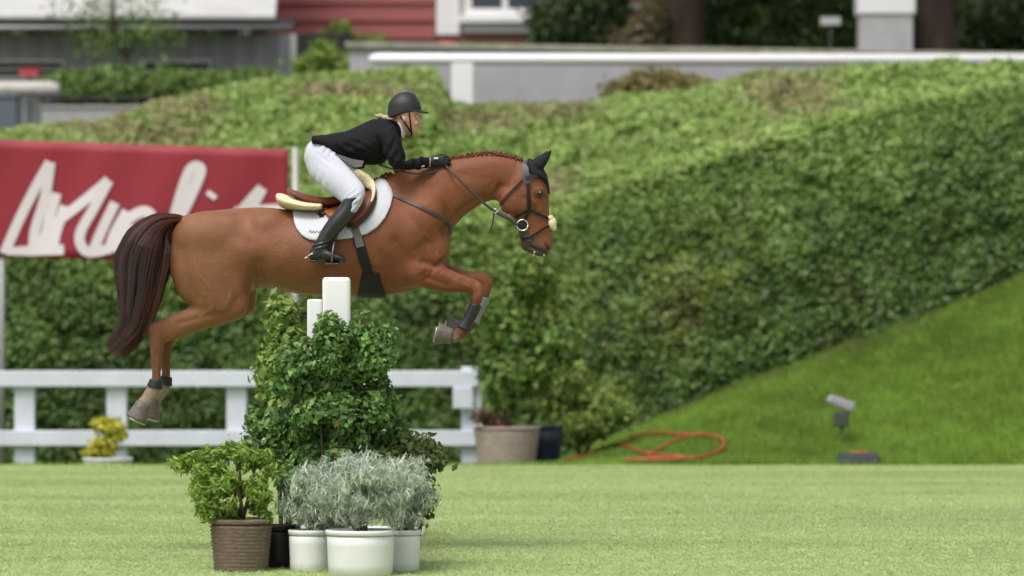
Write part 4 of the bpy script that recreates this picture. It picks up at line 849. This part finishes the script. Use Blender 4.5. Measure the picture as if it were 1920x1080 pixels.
# ears under the bonnet belong to the bridle; bare ear core keeps the shape
bonnet_m = mat('bonnet_black', (.013, .014, .018), .8, .2, nscale=200, namt=.3, bump=.3, bscale=300)
bonnet = empty('ear_bonnet', H(1000, 320), 'black crocheted ear bonnet with red edging on the horse', 'ear bonnet')
m = MB(); loft(m, [(990, 298, 985, 312, .06, 0), (1003, 302, 990, 328, .084, 0), (1016, 314, 994, 335, .092, 0), (1024, 329, 1010, 336, .086, 0), (1028, 346, 1020, 347, .045, 0), (1030, 364, 1025, 363, .018, 0)], 20, 4, .005); m.build('hood', bonnet_m, bonnet, smooth=True)
for s_ in (-1, 1):
    dx = 0 if s_ < 0 else -6
    m = MB(); loft(m, [(996 + dx, 308, 1004 + dx, 326, .024, s_ * .056), (1002 + dx, 302, 1016 + dx, 320, .032, s_ * .062), (1009 + dx, 296, 1023 + dx, 311, .030, s_ * .066), (1018 + dx, 291, 1028 + dx, 301, .021, s_ * .068), (1026 + dx, 286, 1032 + dx, 292, .011, s_ * .068), (1032 + dx, 282, 1034 + dx, 284, .003, s_ * .068)], 14); m.build('ear', bonnet_m, bonnet, smooth=True)
m = MB(); 
for s_ in (-1, 1): strap(m, [(1025, 326), (1022, 331), (1018, 336)], 4, .016, s_)
m.build('edging', mat('red_edging', (.6, .05, .05), .6, .3), bonnet)

# ------------------------------------------------------------------ bridle
leather = mat('black_leather', (.009, .009, .010), .55, .28, nscale=40, namt=.2)
metal = mat('bright_metal', (.75, .74, .70), .22, .5, .95)
bridle = empty('bridle', H(985, 400), 'black leather bridle with silver ring bit and reins on the horse', 'bridle')
def both(name, pl, w_, off=.006, mt=leather, thick=.004, parent=None):
    for s_ in (-1, 1):
        m = MB(); strap(m, pl, w_, off, s_, thick=thick); m.build(name, mt, parent or bridle)
both('headpiece', [(986, 298), (985, 312), (987, 330), (990, 345)], 11, .012, mat('navy_leather', (.030, .038, .048), .45, .4))
both('cheekpiece', [(990, 345), (991, 372), (992, 395)], 6.5, .008)
both('browband', [(986, 334), (1004, 330), (1020, 328)], 6, .018)
both('throat_lash', [(980, 338), (962, 356), (945, 374), (936, 386)], 3.2, .008)
both('noseband', [(966, 408), (985, 398), (996, 396), (1014, 404), (1032, 411)], 5, .009)
both('bit_strap', [(992, 395), (988, 405), (984, 412)], 5, .010)
both('lower_noseband', [(978, 448), (992, 446), (1006, 438), (1018, 430), (1030, 424)], 4.5, .010)
m = MB(); m.ell(H(1035, 419), (.030, .05, .042)); m.ell(H(1032, 409), (.022, .045, .022)); m.ell(H(1038, 427), (.02, .04, .02)); m.build('nose_sheepskin', mat('sheepskin', (.72, .62, .40), .95, .1, nscale=60, namt=.12, bump=1, bscale=90), bridle, smooth=True, label='cream sheepskin on the noseband')
for s_ in (-1, 1):
    c = surf(981, 421, .016, s_); m = MB(); pts = [c + Vector((math.cos(a) * .034, 0, math.sin(a) * .034)) for a in np.linspace(0, 2 * math.pi, 22)]; m.tube(pts, .0048, 8); m.build('bit_ring', metal, bridle, smooth=True)
    m = MB(); m.ell(c + Vector((.0, -s_ * .006, 0)), (.028, .005, .028)); m.build('bit_guard', leather, bridle, smooth=True)
    m = MB(); strap(m, [(975, 432), (982, 444), (996, 446)], 14, .006, s_); m.build('chin_pad', mat('grey_rubber', (.055, .055, .06), .6, .3), bridle)
    HANDP = H(833, 308, s_ * .075); B = c + Vector((-.03, s_ * .004, .0))
    m = MB(); m.tube([HANDP, H(852, 328, s_ * .15), H(880, 356, s_ * .155), H(905, 379, s_ * .14), H(930, 398, s_ * .125), H(950, 409, s_ * .115), B], [.007] * 7, 6, 4); m.build('rein', mat('rein_leather', (.06, .05, .045), .55, .3), bridle, smooth=True)
    m = MB(); m.tube([H(932, 397, s_ * .115), H(945, 402, s_ * .112), H(960, 412, s_ * .108), B], [.011, .012, .010, .006], 6, 3); m.build('rein_billet', mat('rein_grip', (.10, .095, .09), .6, .3), bridle, smooth=True)
m = MB(); m.tube([H(833, 312, -.06), H(815, 323, -.10), H(785, 327, -.16), H(750, 322, -.17), H(722, 312, -.12), H(706, 306, 0), H(722, 312, .12), H(785, 327, .16), H(833, 312, .06)], .006, 6, 5); m.build('rein_loop', MATS['rein_leather'], bridle, smooth=True)
# ------------------------------------------------------------------ breastplate / martingale
bpl = empty('breastplate', H(780, 420), 'dark leather breastplate strap with martingale across the horse shoulder', 'breastplate')
both('shoulder_strap', [(706, 348), (730, 362), (765, 378), (800, 394), (830, 411), (848, 428)], 5, .006, mat('brown_black_leather', (.04, .032, .028), .5, .4), parent=bpl)
both('chest_strap', [(846, 426), (846, 440)], 5, .006, MATS['brown_black_leather'], parent=bpl)
m = MB(); m.tube([H(842, 430), H(870, 425, 0), H(900, 414, 0), H(922, 400, 0)], .005, 6, 4); 
m = MB(); m.tube([H(926, 399, -.126), H(925, 412, -.124), H(922, 424, -.12), H(917, 438, -.118)], [.006, .005, .005, .004], 6, 4); m.build('strap_end', MATS['brown_black_leather'], bpl, smooth=True)
c = H(929, 396, -.128); m = MB(); m.tube([c + Vector((math.cos(a) * .013, 0, math.sin(a) * .013)) for a in np.linspace(0, 2 * math.pi, 14)], .003, 6); m.build('ring', metal, bpl, smooth=True)

# ------------------------------------------------------------------ saddle pad draped over the back
def wrap(xs_, bottom, off, thick, nrow=26, front=34):
    cols = []
    for px in xs_:
        zc = np.interp(px, [q[0] for q in TORSO], [.45 * q[1] + .55 * q[3] for q in TORSO]); ctr = H(px, zc); zb = H(px, bottom(px)).z
        def hit(th):
            d_ = Vector((0, -math.sin(th), math.cos(th))); h, nn, i, dd = bvh.ray_cast(ctr + d_ * 2, -d_); return h, d_
        lo, hi = 0., 2.4
        for _ in range(14):
            md_ = (lo + hi) / 2
            if hit(md_)[0].z > zb: lo = md_
            else: hi = md_
        row = []
        for j in range(-nrow, nrow + 1):
            th = lo * j / nrow; ctr = H(px - front * (1 - abs(j) / nrow) ** 1.6 * max(0, (px - 640) / 98), zc); h, d_ = hit(th); row.append((h, d_))
        cols.append(row)
    m = MB(); nj = 2 * nrow + 1; vs = []; fs = []
    for lay in (off, off + thick):
        for row in cols:
            for h, d_ in row: vs.append(h + d_ * lay)
    nc = len(cols); N = nc * nj
    for i in range(nc - 1):
        for j in range(nj - 1):
            a = i * nj + j; fs.append((a, a + 1, a + nj + 1, a + nj)); fs.append((N + a, N + a + nj, N + a + nj + 1, N + a + 1))
    for i in range(nc - 1):
        for j in (0, nj - 1): a = i * nj + j; fs.append((a, a + nj, N + a + nj, N + a))
    for j in range(nj - 1):
        for i in (0, nc - 1): a = i * nj + j; fs.append((a, N + a, N + a + 1, a + 1))
    return m.add(vs, fs)
pad = empty('saddle_pad', H(640, 400), 'white quilted saddle pad with small black emblem under the saddle', 'saddle pad')
pb = lambda px: np.interp(px, [550, 554, 560, 570, 582, 600, 625, 660, 690, 710, 725, 733, 738], [400, 418, 432, 444, 451, 454, 452, 449, 441, 428, 410, 392, 372])
wm = mat('white_cotton', (.52, .53, .58), .9, .15, nscale=60, namt=.04, bump=.25, bscale=120)
wrap(list(np.linspace(550, 738, 40)), pb, .006, .012).build('cloth', wm, pad, smooth=True)
dk_ = mat('emblem_black', (.02, .02, .03), .8, .1)
def bvh_of(ob):
    M = ob.matrix_world; me_ = ob.data; o_ = origin_of(ob)
    return BVHTree.FromPolygons([v.co + o_ for v in me_.vertices], [tuple(p.vertices) for p in me_.polygons])
padb = bvh_of(pad.children[0])
m = MB()      # small emblem and a line of script on the pad
for st in ([(601, 398), (604, 404), (608, 408)], [(612, 402), (606, 406), (602, 409)], [(598, 402), (602, 405)]):
    m.tube([surf(a, b, .003, -1, padb) for a, b in st], .006, 6, 2)
m.build('emblem', dk_, pad)
m = MB(); pts = [(583, 437), (586, 433), (588, 438), (592, 434), (594, 438), (598, 434), (601, 438), (605, 434), (608, 437)]; m.tube([surf(a, b, .002, -1, padb) for a, b in pts], .0022, 5, 3); m.build('script', mat('emblem_grey', (.16, .16, .18), .8, .1), pad)

# ------------------------------------------------------------------ saddle
saddle = empty('saddle', H(640, 380), 'brown leather jumping saddle with cream sheepskin half pad', 'saddle')
tan = mat('tan_leather', (.30, .095, .030), .45, .4, nscale=14, namt=.2, bump=.15, bscale=90); brn = mat('brown_leather', (.15, .042, .022), .42, .45, nscale=14, namt=.2)
dbrn = mat('dark_brown_leather', (.055, .02, .014), .45, .4); wool = MATS['sheepskin']
m = MB(); loft(m, [(536, 354, 538, 360, .05, 0), (541, 352, 545, 366, .15, 0), (556, 358, 560, 376, .19, 0), (580, 365, 582, 386, .18, 0), (610, 370, 612, 390, .15, 0), (640, 364, 642, 386, .125, 0), (666, 348, 670, 376, .11, 0), (684, 332, 690, 362, .10, 0), (694, 328, 700, 350, .07, 0)], 22)
sme = fuse(m, .012, 4); link_mesh('seat', sme, brn, saddle)
m = MB(); loft(m, [(516, 366, 520, 382, .05, 0), (520, 362, 526, 388, .17, 0), (534, 364, 540, 394, .225, 0), (560, 374, 562, 396, .25, 0), (590, 380, 592, 397, .25, 0), (606, 380, 608, 396, .23, 0)], 24)
me = fuse(m, .013, 4); link_mesh('rear_sheepskin', me, wool, saddle)
m = MB()
for s_ in (-1, 1): loft(m, [(660, 316, 652, 330, .03, s_ * .05), (676, 318, 664, 338, .035, s_ * .09), (694, 330, 680, 352, .035, s_ * .12), (706, 346, 696, 358, .03, s_ * .17), (706, 366, 698, 368, .022, s_ * .215), (700, 384, 694, 384, .016, s_ * .25)], 12)
loft(m, [(660, 316, 654, 330, .07, 0), (678, 319, 668, 340, .10, 0), (696, 331, 684, 352, .12, 0)], 14)
me = fuse(m, .010, 3); link_mesh('front_sheepskin', me, wool, saddle)
def flap(pl, off, thick, mt, nm, s_):
    cx = sum(p[0] for p in pl) / len(pl); cy = sum(p[1] for p in pl) / len(pl); pp, _ = crv([Vector((a, b, 0)) for a, b in pl + [pl[0]]], [0] * (len(pl) + 1), 4); pp = pp[:-1]; n_ = len(pp); vs = []; fs = []
    for lay in (0, 1):
        for r in (1, .66, .33):
            for q in pp: vs.append(surf(cx + (q.x - cx) * r, cy + (q.y - cy) * r, 0, s_, padb) + Vector((0, s_ * (off + lay * thick), 0)))
        vs.append(surf(cx, cy, 0, s_, padb) + Vector((0, s_ * (off + lay * thick), 0)))
    K = 3 * n_ + 1
    for lay in (0, 1):
        for r in range(2):
            for j in range(n_): k = (j + 1) % n_; a = lay * K + r * n_; fs.append((a + j, a + k, a + n_ + k, a + n_ + j))
        for j in range(n_): fs.append((lay * K + 2 * n_ + j, lay * K + 2 * n_ + (j + 1) % n_, lay * K + 3 * n_))
    for j in range(n_): k = (j + 1) % n_; fs.append((j, k, K + k, K + j))
    return MB().add(vs, fs).build(nm, mt, saddle, smooth=True)
for s_ in (-1, 1):
    flap([(664, 352), (690, 344), (704, 352), (708, 372), (700, 398), (684, 418), (668, 428), (650, 424), (644, 400), (650, 372)], .012, .012, dbrn, 'sweat_flap', s_)
    flap([(664, 352), (688, 345), (699, 354), (702, 374), (693, 396), (676, 414), (660, 420), (642, 412), (634, 390), (640, 366)], .030, .012, brn, 'flap', s_)
    flap([(604, 372), (622, 368), (642, 370), (646, 388), (636, 402), (622, 408), (610, 398), (604, 384)], .034, .012, tan, 'skirt', s_)
# girth
gx = [(668, 444, 672, 434), (676, 478, 0, 0)]
m = MB(); gl = [(671, 436), (678, 460), (686, 490), (694, 520), (698, 545)]
for s_ in (-1, 1): strap(MB(), gl, 19, .008, s_, thick=.008).build('girth', leather, saddle)
m = MB(); R = []
for k in range(17):
    th = -1.15 + 2.3 * k / 16; ctr = H(697, 480); d_ = Vector((0, math.sin(th), -math.cos(th))); h = bvh.ray_cast(ctr + d_ * 2, -d_)[0]; hw_ = .045 + .045 * math.cos(th * 1.2); R.append([h + d_ * .006 + Vector((-hw_, 0, 0)), h + d_ * .016 + Vector((-hw_, 0, 0)), h + d_ * .016 + Vector((hw_, 0, 0)), h + d_ * .006 + Vector((hw_, 0, 0))])
m.rings(R); m.build('belly_guard', leather, saddle)
for s_ in (-1, 1): strap(MB(), [(668, 428), (674, 446), (679, 464)], 15, .018, s_, thick=.006).build('girth_buckle_guard', mat('grey_webbing', (.12, .12, .12), .7, .3), saddle)
# stirrups
for s_ in (-1, 1):
    yb = s_ * .385
    m = MB(); m.tube([H(648, 400, s_ * .345), H(640, 430, s_ * .37), H(630, 455, yb)], .009, 6, 3); m.build('stirrup_leather', dbrn, saddle, smooth=True)
    m = MB(); c = H(622, 476, yb); pts = [H(608, 491, yb - .055), H(616, 472, yb - .058), H(630, 456, yb), H(616, 472, yb + .058), H(608, 491, yb + .055)]; pts = [H(627, 492, yb - .058), H(629, 472, yb - .056), H(631, 455, yb), H(629, 472, yb + .056), H(627, 492, yb + .058)]
    m.tube(pts, .007, 8, 6); st_ = m.build('stirrup', mat('dull_metal', (.12, .11, .11), .4, .4, .7), saddle, smooth=True)
    m = MB(); q = H(627, 494, yb); m.box((q.x - .045, q.y - .06, q.z - .012), (q.x + .045, q.y + .06, q.z)); m.build('tread', mat('tread_rubber', (.06, .05, .06), .7, .3), st_, bevel=.004)

# ================================================================== RIDER
rider = empty('person', H(620, 490), 'rider in black jacket, white breeches and black helmet leaning over the horse neck', 'person')
TORS = [(600, 262, 590, 290, .13, 0), (618, 258, 622, 300, .15, 0), (645, 250, 652, 302, .145, 0), (670, 240, 686, 302, .15, 0), (700, 231, 716, 302, .165, 0), (722, 228, 740, 282, .165, 0), (736, 232, 748, 262, .10, 0)]
ARM = [(738, 233, 706, 252, .062, -.150), (742, 246, 716, 266, .058, -.195), (752, 270, 722, 284, .052, -.215), (756, 292, 730, 302, .046, -.225), (757, 306, 738, 314, .042, -.222), (766, 303, 760, 319, .040, -.20), (785, 299, 783, 317, .036, -.15), (806, 297, 806, 312, .028, -.105)]
THIGH = [(614, 268, 575, 300, .10, -.075), (622, 283, 582, 326, .098, -.115), (642, 304, 606, 350, .092, -.19), (664, 328, 634, 370, .078, -.265), (682, 350, 650, 384, .066, -.325), (686, 368, 654, 391, .060, -.345), (677, 388, 651, 398, .055, -.352), (668, 402, 644, 399, .052, -.355)]
CALF = [(673, 385, 649, 378, .054, -.352), (668, 402, 641, 390, .056, -.356), (655, 420, 625, 410, .054, -.365), (638, 438, 611, 430, .046, -.372), (625, 453, 602, 447, .039, -.378), (619, 465, 594, 460, .038, -.38), (616, 474, 590, 472, .036, -.38), (612, 484, 592, 484, .033, -.38)]
FOOT = [(586, 472, 585, 484, .020, -.38), (591, 466, 590, 489, .033, -.38), (606, 464, 606, 490, .037, -.382), (624, 471, 623, 491, .041, -.386), (642, 479, 641, 492, .040, -.39), (652, 484, 652, 492, .026, -.39)]
HEADS = [(772, 178, 748, 178, .045, 0), (784, 190, 738, 190, .070, 0), (787, 203, 734, 203, .077, 0), (786.5, 214, 737, 214, .074, 0), (784.5, 220, 741, 222, .070, 0), (785, 228, 746, 229, .066, 0), (785, 235, 751, 236, .058, 0), (783.5, 241, 757, 244, .049, 0), (781, 248, 764, 250, .036, 0), (776, 252, 769, 252, .018, 0)]
NECK = [(768, 232, 742, 220, .055, 0), (764, 244, 736, 228, .054, 0), (758, 258, 728, 238, .062, 0), (742, 266, 722, 252, .07, 0)]
# the body: one continuous figure (face and neck show, the rest is clothed)
mb = MB(); infl = -.028
loft(mb, TORS, 20, 4, infl); mb.ell(H(602, 290), (.08, .13, .08))
for mr in (False, True):
    loft(mb, [tuple(list(q[:5]) + [q[5] * .95]) for q in ARM[1:]], 14, 4, -.022, mr); loft(mb, THIGH, 16, 4, infl, mr); loft(mb, CALF, 14, 4, infl, mr); loft(mb, FOOT, 12, 4, -.006, mr)
    s_ = 1 if mr else -1
    mb.ell(H(818, 302, s_ * .09), (.045, .018, .030))
    mb.ell(H(757, 225, s_ * .072), (.014, .012, .024))            # ear
    mb.ell(H(780.5, 231, s_ * .030), (.016, .022, .022))          # cheek bone
loft(mb, HEADS, 24, 4); loft(mb, NECK, 18, 4)
loft(mb, [(786, 213, 780, 213, .008, 0), (788, 219, 781, 220, .011, 0), (791.5, 225, 782, 227, .015, 0), (789, 229, 782, 229.5, .016, 0), (785, 230.5, 781, 231, .010, 0)], 10, 3)      # nose
mb.ell(H(785, 234.4), (.0075, .020, .0062)); mb.ell(H(784.4, 238), (.0085, .018, .0065)); mb.ell(H(781.5, 246), (.012, .020, .014))
bme = fuse(mb, .0058, 2, .4); bc, bn_ = mesh_np(bme); X, Z = px_of(bc); sd2 = np.abs(bc[:, 1] - YH)
gg = .0075 * np.exp(-((X - 783) / 4.5) ** 2 - ((Z - 218.5) / 2.6) ** 2) * sstep(.012, .024, sd2) + .004 * np.exp(-((Z - 236.3) / .9) ** 2) * (X > 780) * (Z > 234) * (Z < 239)
bc = bc - bn_ * gg[:, None]; set_np(bme, bc)
skin = np.tile([.58, .33, .25], (len(bc), 1)) * (.95 + .1 * fbm(bc, 30, 97))[:, None]
lips = (np.exp(-((X - 785.5) / 3.2) ** 2 - ((Z - 236.2) / 2.6) ** 2) * (X > 780))[:, None]; skin = skin * (1 - .6 * lips) + np.array([.42, .12, .10]) * .6 * lips
chk = np.exp(-((X - 778) / 6) ** 2 - ((Z - 231) / 6) ** 2)[:, None] * .35; skin = skin * (1 - chk) + np.array([.56, .20, .15]) * chk
brow = (np.exp(-((X - 782) / 6) ** 2 - ((Z - 213.6 - (X - 782) * .05) / 1.1) ** 2) * sstep(.01, .02, sd2))[:, None] * .7; skin = skin * (1 - brow) + np.array([.16, .09, .05]) * brow
set_col(bme, skin)
sm = mat('skin', (.5, .28, .2), .5, .35, attr='col'); sm.node_tree.nodes['Principled BSDF'].inputs['Subsurface Weight'].default_value = .08; sm.node_tree.nodes['Principled BSDF'].inputs['Subsurface Radius'].default_value = (.01, .004, .002)
link_mesh('body', bme, sm, rider)
for s_ in (-1, 1):
    m = MB(); m.ell(H(782.2, 218.6, s_ * .034), (.010, .012, .0085), 12, 8); ey = m.build('eye', mat('eye_white', (.6, .58, .55), .2, .5), rider, smooth=True)
    m = MB(); m.ell(H(784.6, 218.6, s_ * .036), (.004, .006, .0055), 10, 6); m.build('iris', mat('eye_iris', (.03, .04, .05), .15, .5), ey, smooth=True)
# clothing
fab = mat('jacket_black', (.0075, .0075, .010), .8, .18, nscale=120, namt=.15, bump=.2, bscale=260)
mb = MB(); JT = [(586, 256, 586, 270, .165, 0), (600, 255, 602, 276, .17, 0), (620, 253, 625, 292, .168, 0), (645, 247, 655, 305, .158, 0), (668, 238, 686, 306, .158, 0), (700, 227, 716, 304, .172, 0), (722, 224, 741, 285, .172, 0), (735, 228, 748, 264, .115, 0), (742, 234, 751, 256, .07, 0)]
loft(mb, JT, 24, 4, .006)
for mr in (False, True):
    loft(mb, ARM, 18, 4, .008, mr)
jme = fuse(mb, .0075, 4, .5); jc, jn = mesh_np(jme); X, Z = px_of(jc)
wr = .018 * (fbm(jc * [1, .6, 1.3], 9, 98) - .5) + .010 * (fbm(jc, 22, 99) - .5)
wr += .006 * np.sin((X * .8 - Z * 1.1) * .22) * np.exp(-((X - 742) / 18) ** 2 - ((Z - 302) / 14) ** 2) + .004 * np.sin((X * .35 + Z * .9) * .3) * np.exp(-((X - 665) / 30) ** 2 - ((Z - 285) / 18) ** 2)
wr += .007 * np.sin((X * .9 + Z * .5) * .38 + 3 * fbm(jc, 8, 120)) * np.exp(-((X - 735) / 16) ** 2 - ((Z - 285) / 24) ** 2) + .006 * np.sin((Z - X * .5) * .42 + 4 * fbm(jc, 7, 121)) * np.exp(-((X - 655) / 34) ** 2 - ((Z - 278) / 22) ** 2) + .005 * np.sin((X * .8 + Z * .2) * .5 + 3 * fbm(jc, 9, 122)) * np.exp(-((X - 785) / 18) ** 2)
set_np(jme, jc + jn * wr[:, None]); jk = link_mesh('jacket', jme, fab, rider)
m = MB(); loft(m, [(748, 229, 726, 224, .080, 0), (757, 246, 738, 232, .074, 0), (755, 262, 742, 250, .06, 0)], 18, 3); m.build('collar', fab, jk, smooth=True)
m = MB(); loft(m, [(756, 238, 742, 226, .066, 0), (760, 251, 746, 240, .064, 0), (757, 262, 750, 255, .05, 0)], 18, 3); m.build('shirt_collar', wm, rider, smooth=True)
lining = mat('grey_lining', (.075, .072, .074), .7, .3)
for s_ in (-1, 1):      # open skirt of the jacket
    pl = [(622, 287), (640, 292), (664, 300), (684, 303), (681, 314), (668, 316), (648, 308), (634, 298)]; vs = []
    for k in (0, 1): vs += [H(a, b, s_ * (.168 + .05 * max(0, (b - 296) / 18) + k * .006)) for a, b in pl]
    n_ = len(pl); MB().add(vs, [tuple(range(n_)), tuple(range(2 * n_ - 1, n_ - 1, -1))] + [(i, (i + 1) % n_, n_ + (i + 1) % n_, n_ + i) for i in range(n_)]).build('jacket_skirt', lining, jk)
bre = mat('breeches_white', (.47, .48, .55), .75, .2, nscale=80, namt=.03, bump=.15, bscale=180)
mb = MB(); mb.ell(H(602, 290), (.105, .175, .105)); 
for mr in (False, True):
    loft(mb, THIGH, 20, 4, .008, mr); s_ = 1 if mr else -1; mb.ell(H(596, 296, s_ * .085), (.085, .09, .10))
pme = fuse(mb, .0075, 5, .5); pc, pn = mesh_np(pme); X, Z = px_of(pc)
crs = .006 * np.sin((X * .6 - Z * .9) * .42 + 4 * fbm(pc, 9, 123)) * np.exp(-((X - 618) / 16) ** 2 - ((Z - 292) / 18) ** 2) + .005 * np.sin((X * .7 + Z * .8) * .6 + 4 * fbm(pc, 10, 124)) * np.exp(-((X - 668) / 14) ** 2 - ((Z - 378) / 16) ** 2) + .004 * np.sin((X * .9 + Z * .3) * .4 + 5 * fbm(pc, 6, 125)) * np.exp(-((X - 600) / 20) ** 2 - ((Z - 335) / 18) ** 2)
pc = pc + pn * crs[:, None]
set_np(pme, pc + pn * (.005 * (fbm(pc * [1, 1, 1.4], 12, 101) - .5) + .003 * np.sin((X + Z * .4) * .5) * np.exp(-((X - 620) / 16) ** 2 - ((Z - 285) / 14) ** 2))[:, None]); link_mesh('breeches', pme, bre, rider)
bl = mat('boot_leather', (.014, .014, .015), .30, .5, nscale=20, namt=.15, bump=.1, bscale=60)
for mr in (False, True):
    s_ = 1 if mr else -1; mb = MB(); C2 = [(679, 372, 652, 374, .060, -.348)] + CALF; loft(mb, C2, 18, 4, .008, mr); loft(mb, FOOT, 14, 4, .005, mr)
    bme_ = fuse(mb, .006, 3, .5); b2, bn2 = mesh_np(bme_); X, Z = px_of(b2)
    set_np(bme_, b2 + bn2 * (.0045 * np.sin((Z * .9 + X * .25) * .95) * np.exp(-((Z - 461) / 8) ** 2))[:, None]); bo = link_mesh('riding_boot', bme_, bl, rider)
    y0 = s_ * .382
    m = MB(); q0 = H(585, 488, y0); q1 = H(600, 493, y0); m.box((q0.x, q0.y - .035, q1.z), (q1.x, q0.y + .035, q0.z)); m.build('heel', bl, bo, bevel=.006)
    m = MB(); m.tube([H(592, 476, y0 - .038), H(584, 480, y0 - .03), H(581, 483, y0), H(584, 480, y0 + .03), H(592, 476, y0 + .038)], .0055, 6, 3); m.tube([H(581.5, 483, y0), H(576, 485, y0)], .005, 6); m.build('spur', metal, bo, smooth=True)
# gloves: palm, four curled fingers and a thumb round the rein
gm = mat('glove_black', (.012, .012, .014), .6, .35, nscale=40, namt=.2)
for s_ in (-1, 1):
    m = MB(); y0 = s_ * .092
    loft(m, [(802, 295, 802, 314, .030, y0), (810, 294, 810, 313, .033, y0), (820, 292, 820, 313, .026, y0), (832, 292, 833, 312, .021, y0)], 14, 3)
    for i, (fx, fz, L_) in enumerate(((831, 294, 1.0), (833, 299, 1.08), (832.5, 304.5, 1.0), (830, 309.5, .85))):
        k0 = H(fx, fz, y0 + s_ * .004); m.tube([k0, H(fx + 6 * L_, fz + .6, y0 + s_ * .004), H(fx + 10 * L_, fz + 3, y0 - s_ * .012), H(fx + 8 * L_, fz + 4.5, y0 - s_ * .030), H(fx + 2, fz + 4, y0 - s_ * .034)], [.0092, .0095, .009, .0085, .0075], 8, 3)
    m.tube([H(816, 296, y0 - s_ * .018), H(824, 292, y0 - s_ * .026), H(832, 291.5, y0 - s_ * .03), H(838, 294, y0 - s_ * .028)], [.012, .0105, .0095, .008], 8, 3)
    gme = fuse(m, .0032, 2, .4); gl_ = link_mesh('glove', gme, gm, rider)
    m = MB(); loft(m, [(804, 296.5, 804, 313, .031, y0), (808, 295.5, 808, 313, .034, y0)], 16, 2, .003); m.build('cuff_band', mat('cuff_tan', (.42, .26, .20), .6, .3), gl_, smooth=True)
    m = MB(); q = H(818, 297.5, y0 + s_ * .033); m.box((q.x - .014, q.y - .003, q.z - .006), (q.x + .014, q.y + .003, q.z + .006)); m.build('glove_tab', mat('tab_white', (.6, .6, .6), .6, .3), gl_)
    m = MB(); loft(m, [(786, 311, 787, 316, .004, s_ * .176), (797, 308, 797, 313.5, .004, s_ * .152)], 8, 2); m.build('sleeve_tab', MATS['tab_white'], jk)
# helmet
hm = mat('helmet_black', (.016, .016, .019), .5, .4, nscale=200, namt=.2, bump=.15, bscale=400)
m = MB(); R = []; c = H(759.5, 207); n_ = 32
for i in range(15):
    ph = (i / 14) * math.pi * .5; ring = []
    for j in range(n_):
        a = 2 * math.pi * j / n_; ca = math.cos(a); low = -.0 + (.055 * max(0, -ca) ** 1.0 + .018 * (1 - abs(ca)))
        hgt = math.cos(ph); rr = math.sin(ph) if i else .02
        rx = .103 if ca > 0 else .112
        x_ = ca * rx * rr; y_ = math.sin(a) * .088 * rr; z_ = .114 * hgt - (low * sstep(.75, 1.0, np.array(i / 14)))
        ring.append(c + Vector((x_, y_, float(z_))))
    R.append(ring)
m.rings(R); hme_ = fuse(m, .006, 3, .4); hel = link_mesh('helmet', hme_, hm, rider)
m = MB(); vs = []; fs = []
for k in range(13):
    a = -1.15 + 2.3 * k / 12; inn = Vector((math.cos(a) * .098, math.sin(a) * .084, .004)); outl = Vector((.098 * math.cos(a) + .052 * math.cos(a) ** .7 if math.cos(a) > 0 else 0, math.sin(a) * .086, -.014 * math.cos(a)))
    for q in (inn, outl): vs += [c + q, c + q + Vector((0, 0, -.007))]
for k in range(12):
    b0 = k * 4; b1 = b0 + 4; fs += [(b0, b0 + 2, b1 + 2, b1), (b0 + 1, b1 + 1, b1 + 3, b0 + 3), (b0 + 2, b0 + 3, b1 + 3, b1 + 2), (b0, b1, b1 + 1, b0 + 1)]
fs += [(0, 1, 3, 2), (48, 50, 51, 49)]
MB().add(vs, fs).build('peak', hm, hel, smooth=False)
m = MB(); m.tube([H(745, 179, 0), H(757, 172.6, 0), H(770, 174.5, 0), H(780, 181, 0)], [.006, .013, .013, .006], 8, 5); m.build('vent_strip', mat('silver_trim', (.09, .09, .10), .4, .5, .3), hel, smooth=True)
for s_ in (-1, 1):
    m = MB(); m.tube([H(768, 212, s_ * .084), H(769, 222, s_ * .080), H(770, 232, s_ * .070), H(771.5, 243, s_ * .056), H(772, 252, s_ * .03), H(772, 254.5, 0)], .0055, 6, 4)
    m.tube([H(751, 219, s_ * .084), H(758, 229, s_ * .077), H(765, 239, s_ * .064), H(769, 247, s_ * .046)], .0055, 6, 4); m.build('chin_strap', leather, hel, smooth=True)
m = MB(); vs = None
hairm = mat('blond_hair', (.40, .30, .19), .5, .35, nscale=60, namt=.3, stretch=(1, 1, 5))
m = MB(); m.ell(H(713, 218), (.026, .026, .017)); m.ell(H(724, 221), (.032, .034, .020)); m.ell(H(734, 223), (.03, .05, .022)); m.ell(H(705, 216), (.012, .014, .009))
link_mesh('hair_bun', fuse(m, .005, 2), hairm, rider)
